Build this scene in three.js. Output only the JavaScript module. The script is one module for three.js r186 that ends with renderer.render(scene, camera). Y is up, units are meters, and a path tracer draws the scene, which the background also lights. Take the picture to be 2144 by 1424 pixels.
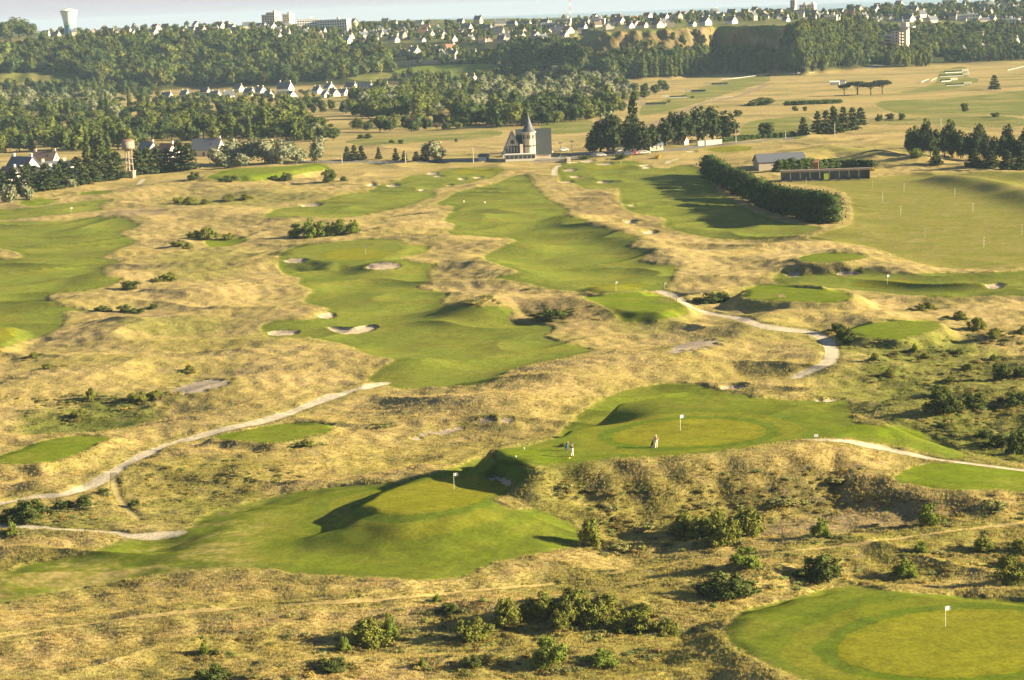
import * as THREE from 'three';
import { mergeGeometries, mergeVertices } from 'three/addons/utils/BufferGeometryUtils.js';
import { MarchingCubes } from 'three/addons/objects/MarchingCubes.js';
import { createNoise2D } from 'simplex-noise';

// ------------------------------------------------------------------ camera, sky, sun, exposure
const PW = 2144, PH = 1424, FPX = 4500, EYE = 68;
const scene = new THREE.Scene();
const camera = new THREE.PerspectiveCamera(2 * Math.atan(PH / 2 / FPX) * 180 / Math.PI, PW / PH, 1, 60000);
camera.position.set(0, EYE, 0);
camera.rotateX(-Math.atan(699.5 / FPX));
camera.rotateZ(-0.039);
camera.updateMatrixWorld(true);
const renderer = new THREE.WebGLRenderer({ antialias: true });
renderer.setSize(1024, 680);
renderer.toneMapping = THREE.LinearToneMapping;
renderer.toneMappingExposure = 4.65;
renderer.shadowMap.enabled = true;
renderer.shadowMap.type = THREE.PCFSoftShadowMap;
const SUN_EL = 18 * Math.PI / 180, SUN_AZ = -9 * Math.PI / 180;
const sunDir = new THREE.Vector3(Math.cos(SUN_EL) * Math.cos(SUN_AZ), Math.sin(SUN_EL), -Math.cos(SUN_EL) * Math.sin(SUN_AZ));
{
  const w = 512, h = 256, a = new Float32Array(w * h * 4);
  for (let j = 0; j < h; j++) for (let i = 0; i < w; i++) {
    const el = ((j + 0.5) / h - 0.5) * Math.PI, s = Math.max(0, Math.sin(el));
    const k = Math.pow(1 - s, 5), m = Math.pow(1 - s, 1.6);
    const r = 0.032 + 0.046 * m + 0.106 * k, g = 0.052 + 0.052 * m + 0.078 * k, b = 0.090 + 0.048 * m + 0.050 * k;
    a.set([r * .835, g * .81, b * .815, 1], (j * w + i) * 4);
  }
  const t = new THREE.DataTexture(a, w, h, THREE.RGBAFormat, THREE.FloatType);
  t.mapping = THREE.EquirectangularReflectionMapping; t.magFilter = THREE.LinearFilter; t.needsUpdate = true;
  scene.background = t; scene.environment = t;
}
const sun = new THREE.DirectionalLight(new THREE.Color().setRGB(1.0, 0.82, 0.50), 4.7);
sun.position.copy(sunDir).multiplyScalar(3000).add(new THREE.Vector3(0, 0, -700));
sun.target.position.set(0, 0, -700);
sun.castShadow = true; sun.shadow.mapSize.set(4096, 4096);
Object.assign(sun.shadow.camera, { left: -900, right: 900, top: 500, bottom: -500, near: 10, far: 7000 });
scene.add(sun, sun.target);
scene.fog = new THREE.FogExp2(new THREE.Color().setRGB(0.52, 0.74, 1.0), 0.000045);

// ------------------------------------------------------------------ helpers
let seed = 12345;
const rnd = () => { seed = (seed * 1664525 + 1013904223) >>> 0; return seed / 4294967296; };
const rr = (a, b) => a + (b - a) * rnd();
const noise = createNoise2D(rnd), noiseB = createNoise2D(rnd);
const clamp = (x, a = 0, b = 1) => x < a ? a : x > b ? b : x;
const smooth = (a, b, x) => { const t = clamp((x - a) / (b - a)); return t * t * (3 - 2 * t); };
const lerp = (a, b, t) => a + (b - a) * t;
const table = (rows, x, c) => {
  if (x <= rows[0][0]) return rows[0][c];
  for (let i = 1; i < rows.length; i++) if (x <= rows[i][0]) {
    const t = (x - rows[i - 1][0]) / (rows[i][0] - rows[i - 1][0]);
    return lerp(rows[i - 1][c], rows[i][c], t * t * (3 - 2 * t));
  }
  return rows[rows.length - 1][c];
};
const fbm = (x, y, o = 3) => { let s = 0, a = 1, n = 0; for (let i = 0; i < o; i++) { s += a * noise(x, y); n += a; x = x * 2.03 + 17; y = y * 2.03 - 9; a *= 0.5; } return s / n; };
const dirOf = (px, py) => new THREE.Vector3((px - PW / 2) / FPX, -(py - PH / 2) / FPX, -1).applyQuaternion(camera.quaternion);
// a photo pixel on a level plane
const P = (px, py, h = 0) => { const d = dirOf(px, py), s = (h - EYE) / Math.min(d.y, -1e-4); return { x: d.x * s, z: d.z * s }; };
const azOf = px => { const d = dirOf(px, 100); return d.x / -d.z; };
const metresPerPx = d => d / FPX;

const names = {};
const numbered = n => { const k = names[n] = (names[n] ?? -1) + 1; return k ? `${n}_${String(k).padStart(3, '0')}` : n; };
function shade(o) { o.traverse(m => { if (m.isMesh) { m.castShadow = true; m.receiveShadow = true; } }); return o; }
function obj(name, geo, mat, parent) {
  const m = new THREE.Mesh(geo, mat);
  m.name = parent ? name : numbered(name);
  m.castShadow = m.receiveShadow = true;
  (parent || scene).add(m);
  return m;
}
function tag(o, label, category, group, kind) {
  o.userData = { label, category };
  if (group) o.userData.group = group;
  if (kind) o.userData.kind = kind;
  return o;
}
function thing(name, label, category, pos = [0, 0, 0], turn = 0, group) {
  const g = new THREE.Group(); g.name = numbered(name); scene.add(g);
  g.position.set(...pos); g.rotation.y = turn;
  return tag(g, label, category, group);
}
function copyOf(proto, label, pos, turn = 0, scale = 1, group) {
  const c = proto.clone(); c.name = numbered(proto.name.replace(/_\d{3}$/, '')); scene.add(c);
  c.position.set(...pos); c.rotation.y = turn;
  if (Array.isArray(scale)) c.scale.set(...scale); else c.scale.setScalar(scale);
  c.userData = { ...proto.userData, label: label || proto.userData.label };
  if (group) c.userData.group = group;
  c.visible = true;
  return c;
}
const lin = (r, g, b) => new THREE.Color().setRGB(r, g, b);
const mat = (r, g, b, rough = 0.9, extra = {}) => new THREE.MeshStandardMaterial({ color: lin(r, g, b), roughness: rough, side: THREE.DoubleSide, ...extra });
const clean = g => { const n = g.index ? g.toNonIndexed() : g; for (const k of Object.keys(n.attributes)) if (!['position', 'normal', 'uv'].includes(k)) n.deleteAttribute(k); return n; };
const merge = list => mergeGeometries(list.map(clean));
const box = (w, h, d, x = 0, y = 0, z = 0, ry = 0) => { const g = new THREE.BoxGeometry(w, h, d); if (ry) g.rotateY(ry); return g.translate(x, y, z); };   // centred
const boxOn = (w, h, d, x = 0, y = 0, z = 0, ry = 0) => box(w, h, d, x, y + h / 2, z, ry);
const cyl = (r0, r1, h, x = 0, y = 0, z = 0, n = 8) => new THREE.CylinderGeometry(r1, r0, h, n).translate(x, y + h / 2, z);
function bar(a, b, r, n = 6, r2 = r) {
  const A = new THREE.Vector3(...a), B = new THREE.Vector3(...b), l = A.distanceTo(B);
  const g = new THREE.CylinderGeometry(r2, r, l, n).translate(0, l / 2, 0);
  g.applyQuaternion(new THREE.Quaternion().setFromUnitVectors(new THREE.Vector3(0, 1, 0), B.clone().sub(A).normalize()));
  return g.translate(...a);
}
const beam = (a, b, w) => { const A = new THREE.Vector3(...a), B = new THREE.Vector3(...b), l = A.distanceTo(B); const g = new THREE.BoxGeometry(w, l, w).translate(0, l / 2, 0); g.applyQuaternion(new THREE.Quaternion().setFromUnitVectors(new THREE.Vector3(0, 1, 0), B.clone().sub(A).normalize())); return g.translate(...a); };
// ------------------------------------------------------------------ the shape of the land
const NC = 560, T0 = -0.30, T1 = 0.30, rows = [];
for (let d = 172; d < 3500;) { rows.push(d); d += d < 1150 ? clamp(d * d / 146000 * 0.66, 0.3, 4) : d < 2400 ? 7 : 14; }
const NR = rows.length, NV = NR * NC;
const VX = new Float32Array(NV), VZ = new Float32Array(NV), VH = new Float32Array(NV);
for (let j = 0; j < NR; j++) for (let i = 0; i < NC; i++) { const k = j * NC + i; VX[k] = (T0 + (T1 - T0) * i / (NC - 1)) * rows[j]; VZ[k] = -rows[j]; }
const rowOf = d => { let a = 0, b = NR - 1; while (b - a > 1) { const m = (a + b) >> 1; if (rows[m] <= d) a = m; else b = m; } return a; };
function grid(arr, x, z) {
  const d = clamp(-z, rows[0], rows[NR - 1]), j = rowOf(d), f = clamp((d - rows[j]) / (rows[j + 1] - rows[j]));
  const t = clamp((x / d - T0) / (T1 - T0) * (NC - 1), 0, NC - 1.001), i = t | 0, u = t - i, k = j * NC + i;
  return (arr[k] * (1 - u) + arr[k + 1] * u) * (1 - f) + (arr[k + NC] * (1 - u) + arr[k + NC + 1] * u) * f;
}
const heightAt = (x, z) => grid(VH, x, z);
// where the sight line through a photo pixel meets the ground
function G(px, py) {
  const d = dirOf(px, py); let s0 = 165 / -d.z, s = s0;
  for (let n = 0; n < 3000; n++) {
    const z = d.z * s; if (-z > 3450) break;
    const y = EYE + d.y * s, h = heightAt(d.x * s, z);
    if (y <= h) { let a = s0, b = s; for (let k = 0; k < 14; k++) { const m = (a + b) / 2; if (EYE + d.y * m <= heightAt(d.x * m, d.z * m)) b = m; else a = m; } s = b; break; }
    s0 = s; s += Math.max(0.35, Math.min((y - h) * 2.0, s * 0.01), s * 0.0015);
  }
  const x = d.x * s, z = d.z * s; return { x, z, y: heightAt(x, z), d: -z };
}
const ESC = [  // photo column: foot of the escarpment, its edge, height of the edge, height of the plateau top
  [-300, 2000, 2260, 50, 57], [0, 2000, 2250, 48, 57], [400, 2020, 2230, 43, 57], [560, 1980, 2250, 40, 56], [800, 1930, 2330, 33, 55], [1050, 1900, 2230, 35, 52],
  [1150, 1880, 2080, 36, 50], [1200, 1870, 1995, 37, 50], [1300, 1860, 1955, 42, 49], [1400, 1865, 1960, 43, 49], [1470, 1900, 1985, 42, 49], [1500, 1985, 2035, 42, 49], [1590, 1905, 1970, 42, 47], [1680, 1835, 1900, 41, 46],
  [1720, 1845, 1945, 38, 46], [1770, 1855, 2030, 35, 47], [1850, 1870, 2180, 30, 48], [2144, 1890, 2320, 26, 48], [2500, 1900, 2350, 26, 48]].map(r => [azOf(r[0]), ...r.slice(1)]);
function macro(x, z) {
  const d = -z, a = x / d, wob = 12 * noise(x / 90, 7.7) + 5 * noise(x / 25, 1.7);
  const f = table(ESC, a, 1) + wob, e = table(ESC, a, 2) + wob, he = table(ESC, a, 3), ht = table(ESC, a, 4);
  let h = 0;
  if (d > f) { const t = (d - f) / (e - f); h = t < 1 ? he * (0.25 * t + 0.75 * t * t * (3 - 2 * t)) : lerp(he, ht, smooth(0, 1, (d - e) / (2750 - e))); }
  if (d > 2850) h = lerp(h, -8, smooth(2850, 3350, d));
  return h;
}
// distance to a polyline / polygon on the ground
function segDist(x, z, A, B) { const dx = B.x - A.x, dz = B.z - A.z, l = dx * dx + dz * dz; const t = l ? clamp(((x - A.x) * dx + (z - A.z) * dz) / l) : 0; const ex = A.x + t * dx - x, ez = A.z + t * dz - z; return Math.sqrt(ex * ex + ez * ez); }
function polyDist(x, z, pts) { let m = 1e9; for (let i = 1; i < pts.length; i++) m = Math.min(m, segDist(x, z, pts[i - 1], pts[i])); return m; }
function sdf(x, z, pts) {   // > 0 inside
  let m = 1e9, inside = false;
  for (let i = 0, n = pts.length, j = n - 1; i < n; j = i++) {
    const A = pts[j], B = pts[i]; m = Math.min(m, segDist(x, z, A, B));
    if ((A.z > z) !== (B.z > z) && x < (B.x - A.x) * (z - A.z) / (B.z - A.z) + A.x) inside = !inside;
  }
  return inside ? m : -m;
}
const boundsOf = (pts, m) => ({ x0: Math.min(...pts.map(p => p.x)) - m, x1: Math.max(...pts.map(p => p.x)) + m, z0: Math.min(...pts.map(p => p.z)) - m, z1: Math.max(...pts.map(p => p.z)) + m });
function eachVertex(b, fn) {
  const j0 = Math.max(0, rowOf(Math.max(rows[0], -b.z1)) - 1), j1 = Math.min(NR - 1, rowOf(Math.max(rows[0], -b.z0)) + 2);
  for (let j = j0; j <= j1; j++) {
    const d = rows[j], i0 = Math.max(0, Math.floor((b.x0 / d - T0) / (T1 - T0) * (NC - 1)) - 1), i1 = Math.min(NC - 1, Math.ceil((b.x1 / d - T0) / (T1 - T0) * (NC - 1)) + 1);
    for (let i = i0; i <= i1; i++) fn(j * NC + i, VX[j * NC + i], VZ[j * NC + i]);
  }
}
const flatBits = [   // level ground: driving range, racecourse, car park
  [[1640, 384], [1900, 366], [2144, 360], [2300, 360], [2300, 555], [1990, 560], [1850, 545], [1760, 510], [1790, 470], [1770, 405]],
].map(p => p.map(q => P(...q)));
for (let k = 0; k < NV; k++) {
  const x = VX[k], z = VZ[k], d = -z;
  let h = macro(x, z);
  const far = smooth(1000, 1250, d), near = 1 - smooth(330, 430, d);
  const wx = x + 14 * noise(x / 70, z / 70), wz = z + 9 * noiseB(x / 60, z / 60);
  const ridge = 1 - Math.abs(noise(wx / 85, wz / 34 + 40));
  let dune = 1.3 * ridge * ridge + 0.45 * noise(x / 34, z / 26) + 0.06 * noise(x / 11, z / 9);
  dune += near * (0.3 * noise(x / 16, z / 13) + 0.12 * noiseB(x / 6, z / 5));
  let amp = lerp(0.85, 0.28, far) * (d > 2000 ? 2.2 : 1);
  const rt = smooth(0.03, 0.2, x / d);
  if (d > 300 && d < 620) amp *= 1 + 0.5 * rt;
  let keep = 1; for (const f of flatBits) { const b = sdf(x, z, f); keep = Math.min(keep, 1 - 0.9 * smooth(-6, 12, b)); }
  h += dune * amp * keep - 1.0 * amp;
  if (d > 1500) { const q = azOf(1210), r = azOf(1720), a = x / d; if (a > q && a < r && h > 3 && h < 41) h += 2.6 * noise(x / 16, h / 16) + 1.6 * noise(x / 6, h / 7 + 5); }
  VH[k] = h;
}
// long dune crests: the line as it shows in the photograph, height, half width in metres
const crests = [
  [[[-40, 800], [130, 766], [300, 742], [520, 727], [700, 722]], 2.6, 10], [[[470, 797], [625, 766], [720, 752], [850, 748]], 2.4, 9],
  [[[1030, 800], [1130, 768], [1237, 737], [1372, 722], [1500, 703], [1640, 706]], 4.6, 14], [[[201, 678], [302, 655], [433, 640], [490, 632], [620, 642]], 3, 11],
  [[[94, 621], [201, 611], [319, 601], [396, 603], [537, 591], [620, 590]], 2.6, 10], [[[212, 568], [269, 558], [470, 537], [560, 534]], 2.4, 10],
  [[[700, 497], [830, 491], [948, 492], [1070, 504]], 3, 12], [[[825, 541], [948, 531], [1009, 537], [1070, 565]], 2.6, 10],
  [[[1010, 618], [1062, 601], [1137, 608], [1237, 613]], 4.6, 11], [[[300, 437], [420, 425], [560, 440], [690, 466], [800, 470], [930, 440]], 3, 14],
  [[[240, 395], [420, 372], [560, 392], [700, 398]], 2.5, 14], [[[1200, 445], [1290, 470], [1360, 505], [1420, 530]], 2.5, 8], [[[1520, 520], [1640, 505], [1780, 520], [1900, 550]], 1.2, 9],
  [[[1985, 352], [2060, 362], [2144, 382], [2300, 425], [2420, 470]], 4.2, 10], [[[2060, 350], [2150, 352], [2300, 356]], 2.5, 9], [[[1575, 660], [1640, 640], [1760, 640], [1840, 660]], 3, 9],
  [[[0, 892], [200, 885], [330, 868], [520, 850]], 2, 7], [[[330, 960], [500, 960], [700, 930]], 1.5, 7], [[[100, 985], [160, 972], [210, 972]], 2.2, 4.5],
   [[[1780, 745], [1900, 760], [2050, 740], [2200, 760]], 2, 9], [[[1900, 830], [2050, 815], [2250, 830]], 2.5, 9],
  [[[1620, 330], [1720, 300], [1800, 305], [1900, 320]], 4, 16], [[[-40, 1300], [300, 1270], [560, 1235], [800, 1225], [1000, 1240]], 1.3, 6], [[[1150, 1280], [1400, 1235], [1700, 1150], [2100, 1080]], 1.2, 6],
];
for (const [line, h, w] of crests) {
  const pts = line.map(([a, b]) => P(a, b, h)), far = w * 2.6;
  eachVertex(boundsOf(pts, far), (k, x, z) => { const r = polyDist(x, z, pts) / w; if (r < 2.6) VH[k] += (h > 4.8 ? h : h * 0.8) * Math.exp(-r * r) * (0.85 + 0.18 * noise(x / 30, z / 30)); });
}
// banked-up platforms: outline at the top of the bank, height, run of the bank in metres, share of the old ground that stays on top
const platforms = [
  [[[420, 1170], [520, 1080], [700, 1040], [900, 1010], [1020, 1060], [1130, 1100], [1130, 1150], [1000, 1180], [800, 1200], [560, 1190]], 0.9, 12, 0.15],
  [[[762, 1060], [800, 1080], [850, 1084], [960, 1066], [1050, 1038], [1085, 1020], [1070, 1000], [1010, 990], [930, 994], [860, 1010], [800, 1034]], 3.1, 14, 0.05, (x, z) => Math.min(lerp(6.5, 14, smooth(-288, -277, z)), lerp(4.5, 14, smooth(-20, -13, x)) + 9.5 * smooth(-276, -268, z))],
  [[[1040, 940], [1180, 918], [1215, 878], [1245, 858], [1300, 842], [1400, 832], [1500, 826], [1620, 842], [1760, 858], [1870, 893], [1960, 925], [2010, 955], [1900, 942], [1750, 926], [1600, 942], [1450, 954], [1300, 962], [1120, 966], [1050, 960]], 6.2, 15, 0.15, (x, z) => Math.min(lerp(5.5, 15, smooth(-3, 3, x)), lerp(15, 6, smooth(-301, -308, z)))],
  [[[1869, 1005], [1894, 985], [1944, 971], [2028, 971], [2144, 981], [2240, 1000], [2240, 1030], [2112, 1028], [1995, 1028], [1921, 1018]], 2.2, 11, 0.15],
  [[[1540, 1330], [1570, 1290], [1680, 1254], [1800, 1234], [1960, 1250], [2260, 1275], [2260, 1500], [1700, 1460], [1600, 1390]], 1.6, 7, 0.2],
  [[[440, 918], [504, 904], [588, 889], [688, 889], [697, 898], [638, 918], [571, 928], [487, 923]], 1.3, 3.5, 0.1], [[[0, 961], [101, 921], [158, 914], [240, 914], [201, 940], [84, 971], [-40, 975]], 1.2, 5, 0.15],
  [[[1777, 689], [1827, 677], [1894, 672], [1961, 675], [1972, 684], [1928, 699], [1877, 710], [1810, 706]], 2.2, 5, 0.1], [[[1672, 541], [1709, 532], [1793, 531], [1813, 539], [1760, 548], [1693, 549]], 1.6, 6, 0.1],
  [[[1565, 622], [1570, 605], [1600, 597], [1709, 605], [1780, 615], [1780, 630], [1676, 632]], 2.4, 7, 0.15], [[[1240, 625], [1300, 617], [1400, 620], [1430, 640], [1380, 655], [1300, 650]], 2, 6, 0.15],
  [[[445, 368], [500, 352], [606, 348], [665, 346], [606, 357], [520, 368]], 3, 9, 0.1], [[[-60, 740], [-60, 684], [20, 682], [30, 700], [0, 722]], 1.2, 5, 0.2],
  [[[604, 522], [700, 508], [820, 505], [850, 520], [800, 541], [700, 548], [620, 540]], 1.6, 8, 0.2], [[[1245, 600], [1300, 594], [1360, 598], [1340, 607], [1270, 610]], 1, 6, 0.2],
];
for (const [line, h, run, old, vary] of platforms) {
  const pts = line.map(([a, b]) => P(a, b, h));
  eachVertex(boundsOf(pts, run * 1.3), (k, x, z) => {
    const w = smooth(-(vary ? vary(x, z) : run), 0.8, sdf(x, z, pts) + 0.6 * noise(x / 7, z / 7));
    if (w > 0) VH[k] = lerp(VH[k], Math.max(h + old * VH[k], VH[k] * 0.4), w);
  });
}
const hollows = [  // dips: photo centre, metres across and deep
  [1208, 922, 7.5, 6, 5.0], [170, 850, 22, 16, 3], [1740, 1030, 12, 9, -1.2], [900, 975, 16, 9, -1.4], [1065, 950, 7, 6, 1.3],  [900, 1112, 16, 7, -0.9], [1010, 1085, 12, 7, -0.5], [385, 1005, 8, 12, 0.8], [800, 930, 12, 12, 1.4], [2030, 598, 5, 5, 1], [1330, 455, 9, 9, 1.5], [60, 690, 8, 6, 0.8], [1395, 590, 8, 9, 2.4],
];
for (const [px, py, rx, rz, dep] of hollows) {
  const c = P(px, py, 2); eachVertex({ x0: c.x - rx * 2.4, x1: c.x + rx * 2.4, z0: c.z - rz * 2.4, z1: c.z + rz * 2.4 }, (k, x, z) => { const q = ((x - c.x) / rx) ** 2 + ((z - c.z) / rz) ** 2; VH[k] -= dep * Math.exp(-q * 1.3); });
}
// ------------------------------------------------------------------ mown ground, bunkers and paths, traced on the ground
const ell = (cx, cy, rx, ry, n = 14, tilt = -0.039) => Array.from({ length: n }, (_, i) => { const a = i / n * 2 * Math.PI, x = rx * Math.cos(a) * (1 + 0.05 * Math.sin(3 * a + cx)); return [cx + x, cy + ry * Math.sin(a) + x * tilt]; });
function curve(px, closed, per) {
  const c = new THREE.CatmullRomCurve3(px.map(([a, b]) => new THREE.Vector3(a, b, 0)), closed, 'centripetal');
  const n = px.length * per; return c.getPoints(n).slice(0, closed ? n : n + 1).map(p => [p.x, p.y]);
}
const onGround = (px, closed = true, per = 4) => curve(px, closed, per).map(([a, b]) => G(a, b));
const zones = [];
const zone = (name, label, sort, px, level = 1) => zones.push({ name, label, sort, px, level });
zone('fairway', 'long central fairway running from the turreted clubhouse down to a flagged green', 'fair', [[1072, 370], [1040, 383], [985, 396], [950, 405], [935, 416], [912, 428], [948, 433], [940, 450], [930, 462], [953, 472], [938, 488], [1010, 496], [1080, 503], [1045, 520], [1012, 540], [1050, 556], [1085, 570], [1036, 581], [1083, 591], [1120, 598], [1150, 606], [1204, 611], [1268, 615], [1358, 611], [1392, 603], [1409, 575], [1415, 558], [1368, 553], [1338, 546], [1367, 526], [1325, 521], [1314, 512], [1340, 501], [1291, 484], [1230, 470], [1227, 462], [1180, 450], [1192, 443], [1160, 424], [1138, 409], [1115, 386], [1106, 369]]);
zone('fairway', 'fairway with a lone bunker beside the dark clump of bushes and a small green beyond', 'fair', [[553, 454], [578, 439], [628, 432], [706, 411], [729, 406], [782, 396], [787, 389], [832, 381], [855, 369], [893, 365], [923, 357], [985, 351], [1056, 354], [1031, 371], [966, 386], [905, 399], [913, 409], [883, 421], [832, 437], [794, 444], [757, 452], [694, 457], [643, 455]]);
zone('fairway', 'broad fairway winding from a bunkered green to the end of the gravel path', 'fair', [[604, 522], [655, 511], [705, 507], [767, 501], [828, 503], [848, 512], [898, 517], [888, 530], [838, 540], [868, 549], [911, 556], [893, 573], [900, 584], [873, 603], [915, 611], [938, 616], [922, 635], [979, 643], [1053, 643], [1073, 652], [1064, 670], [1120, 678], [1160, 689], [1137, 705], [1187, 719], [1239, 734], [1197, 747], [1120, 762], [1056, 781], [1036, 793], [1009, 804], [935, 811], [834, 814], [800, 806], [770, 795], [796, 774], [822, 755], [770, 742], [720, 722], [655, 709], [560, 705], [546, 687], [577, 672], [658, 668], [688, 648], [651, 638], [635, 631], [655, 608], [625, 595], [628, 584], [594, 574], [584, 561], [584, 537]]);
zone('fairway', 'wide fairway with scalloped edges bordered by straw dunes and a round shrub', 'fair', [[-60, 465], [0, 464], [128, 464], [158, 460], [259, 457], [289, 474], [248, 489], [285, 507], [248, 521], [228, 531], [215, 541], [255, 548], [215, 562], [215, 574], [255, 585], [222, 601], [168, 611], [103, 618], [98, 626], [134, 642], [175, 650], [125, 655], [134, 662], [131, 678], [111, 694], [50, 715], [0, 729], [-60, 740], [-60, 548], [20, 544], [47, 537], [30, 527], [0, 521], [-60, 519]]);
zone('fairway', 'narrow fairway strip below the pine row with a flag at its tip', 'fair', [[-60, 448], [60, 436], [120, 428], [200, 420], [235, 419], [207, 432], [215, 438], [160, 446], [100, 452], [-60, 460]]);
zone('fairway', 'apron fairway sweeping round the raised flagged green and off along the straw', 'apron', [[-60, 1212], [0, 1202], [60, 1182], [149, 1168], [208, 1149], [259, 1130], [316, 1128], [376, 1117], [437, 1075], [514, 1055], [638, 1028], [734, 1017], [834, 1010], [901, 994], [965, 974], [1012, 958], [1036, 948], [1090, 962], [1110, 981], [1098, 1008], [1069, 1028], [1036, 1049], [1069, 1065], [1130, 1069], [1163, 1082], [1204, 1102], [1210, 1143], [1153, 1156], [1069, 1173], [1033, 1179], [968, 1209], [887, 1217], [806, 1213], [725, 1209], [627, 1203], [562, 1193], [481, 1191], [400, 1197], [298, 1211], [179, 1232], [60, 1253], [-60, 1270]]);
zone('green_surround', 'mown surround of the green with two golfers on the ridge', 'apron', [[1170, 913], [1184, 894], [1224, 861], [1251, 844], [1288, 824], [1338, 812], [1420, 803], [1458, 807], [1525, 820], [1612, 835], [1693, 840], [1773, 840], [1783, 867], [1793, 887], [1861, 892], [1911, 897], [1944, 911], [1975, 928], [2022, 955], [1995, 963], [1928, 945], [1844, 931], [1760, 918], [1659, 924], [1575, 938], [1491, 948], [1424, 955], [1271, 963], [1180, 975], [1110, 976], [1030, 963], [1036, 945], [1103, 934]]);
zone('green_surround', 'mown surround of the wide green with a bare straw bank beside it', 'apron', [[1519, 1326], [1531, 1301], [1555, 1281], [1617, 1265], [1678, 1248], [1739, 1232], [1800, 1228], [1861, 1238], [1963, 1246], [2144, 1260], [2260, 1270], [2260, 1500], [1900, 1490], [1682, 1424], [1617, 1399], [1572, 1375], [1535, 1354]]);
zone('fairway', 'fairway with two bright bunkers below the driving range', 'fair', [[1619, 583], [1634, 571], [1679, 574], [1750, 570], [1810, 564], [1861, 573], [1928, 573], [2062, 571], [2144, 568], [2240, 566], [2240, 616], [2112, 620], [2028, 621], [1978, 625], [1894, 618], [1793, 608], [1693, 598], [1625, 594]]);
zone('fairway', 'fairway half covered by the long shadow of the clipped hedge', 'fair', [[1163, 358], [1176, 343], [1246, 340], [1334, 338], [1380, 354], [1433, 345], [1465, 357], [1486, 381], [1508, 404], [1549, 430], [1599, 452], [1640, 465], [1716, 479], [1666, 494], [1592, 502], [1525, 502], [1470, 496], [1424, 486], [1390, 474], [1395, 460], [1345, 450], [1310, 438], [1295, 412], [1297, 399], [1221, 394], [1201, 384], [1173, 381], [1170, 369]]);
zone('driving_range_field', 'pale mown field dotted with target poles in front of the bay shelter', 'range', [[1640, 384], [1700, 380], [1830, 372], [1925, 366], [2144, 360], [2300, 360], [2300, 556], [2100, 562], [1980, 562], [1900, 545], [1830, 520], [1760, 508], [1690, 500], [1740, 484], [1785, 465], [1775, 410], [1700, 388]]);
for (const [n, l, p] of [
  ['teeing_ground', 'mown tee on top of the ridge where the golfer in white trousers stands', [[1036, 950], [1103, 943], [1197, 938], [1265, 943], [1268, 955], [1187, 967], [1120, 970], [1046, 962]]],
  ['teeing_ground', 'long mown tee beside the sandy path at the end of the ridge', [[1743, 911], [1790, 890], [1850, 893], [1911, 899], [1941, 911], [1925, 920], [1827, 914]]],
  ['teeing_ground', 'raised bright tee below the sandy path and above the scrub', [[1872, 1004], [1897, 985], [1947, 972], [2028, 972], [2144, 982], [2240, 1000], [2240, 1028], [2112, 1027], [1995, 1027], [1924, 1016]]],
  ['teeing_ground', 'rounded tee between the hollow and the curving gravel path', [[-40, 968], [0, 955], [101, 922], [158, 914], [228, 918], [201, 931], [151, 955], [84, 970], [0, 971], [-40, 975]]],
  ['teeing_ground', 'oval bright green tee touching the curving gravel path', [[440, 918], [504, 904], [588, 889], [688, 889], [697, 898], [638, 918], [571, 928], [487, 923]]],
  ['teeing_ground', 'oval tee backed by a low dark turf wall near the path bend', [[1780, 690], [1827, 677], [1894, 672], [1961, 676], [1970, 685], [1928, 699], [1877, 710], [1810, 707], [1787, 699]]],
  ['teeing_ground', 'small tee on a straw bank above the two bright bunkers', [[1672, 541], [1709, 532], [1793, 531], [1813, 539], [1760, 548], [1693, 549]]],
  ['teeing_ground', 'two-level tee with a bench on its rim above the straw bank', [[1558, 621], [1565, 605], [1599, 596], [1709, 605], [1760, 610], [1783, 623], [1760, 633], [1676, 632], [1609, 630]]],
  ['teeing_ground', 'tee at the head of the gravel path below the central green', [[1224, 625], [1271, 617], [1368, 615], [1420, 635], [1440, 655], [1388, 668], [1304, 673], [1288, 655], [1254, 637]]],
  ['teeing_ground', 'slim tee beside low bushes in the straw dunes', [[430, 506], [470, 500], [517, 500], [497, 512], [437, 516]]],
  ['teeing_ground', 'sliver of tee under the pine row', [[161, 406], [190, 401], [234, 401], [210, 408]]], ['teeing_ground', 'small flat tee next to two silvery bushes', [[40, 424], [80, 416], [118, 420], [90, 430], [55, 431]]],
  ['raised_green_bank', 'grassy platform rising behind low bushes near the silvery trees', [[433, 373], [473, 356], [540, 351], [606, 348], [671, 343], [690, 352], [640, 362], [575, 376], [510, 380]]],
]) zone(n, l, 'tee', p, 2);
for (const [l, p] of [
  ['putting green on the raised plateau with a dark grassy bunker behind', [[762, 1059], [775, 1070], [800, 1077], [835, 1080], [870, 1078], [920, 1072], [965, 1062], [1010, 1048], [1050, 1032], [1074, 1018], [1060, 1008], [1020, 1000], [975, 996], [930, 998], [880, 1008], [830, 1023], [790, 1040]]],
  ['putting green on the ridge beside the golfer with the trolley', ell(1445, 907, 161, 29)], ['wide putting green below the scrub with one white flag', ell(2010, 1348, 252, 72, 22)],
  ['putting green with two bunkers at its edge in the broad fairway', ell(742, 533, 70, 13)], ['putting green at the foot of the central fairway', ell(1290, 601, 66, 8)],
  ['putting green in the fairway below the driving range', ell(1850, 594, 70, 8)], ['putting green under the road by the car park', ell(1274, 349, 50, 6)],
  ['putting green by a cluster of bunkers near the road', ell(995, 359, 58, 6)], ['putting green cut into the bank of the scalloped fairway', ell(-10, 700, 42, 17)],
  ['putting green in front of the long hedge by the white wall', ell(1530, 312, 46, 6)],
]) zone('putting_green', l, 'green', p, 3);
const B = (l, p) => zone('sand_bunker', l, 'sand', p, 4);
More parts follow.
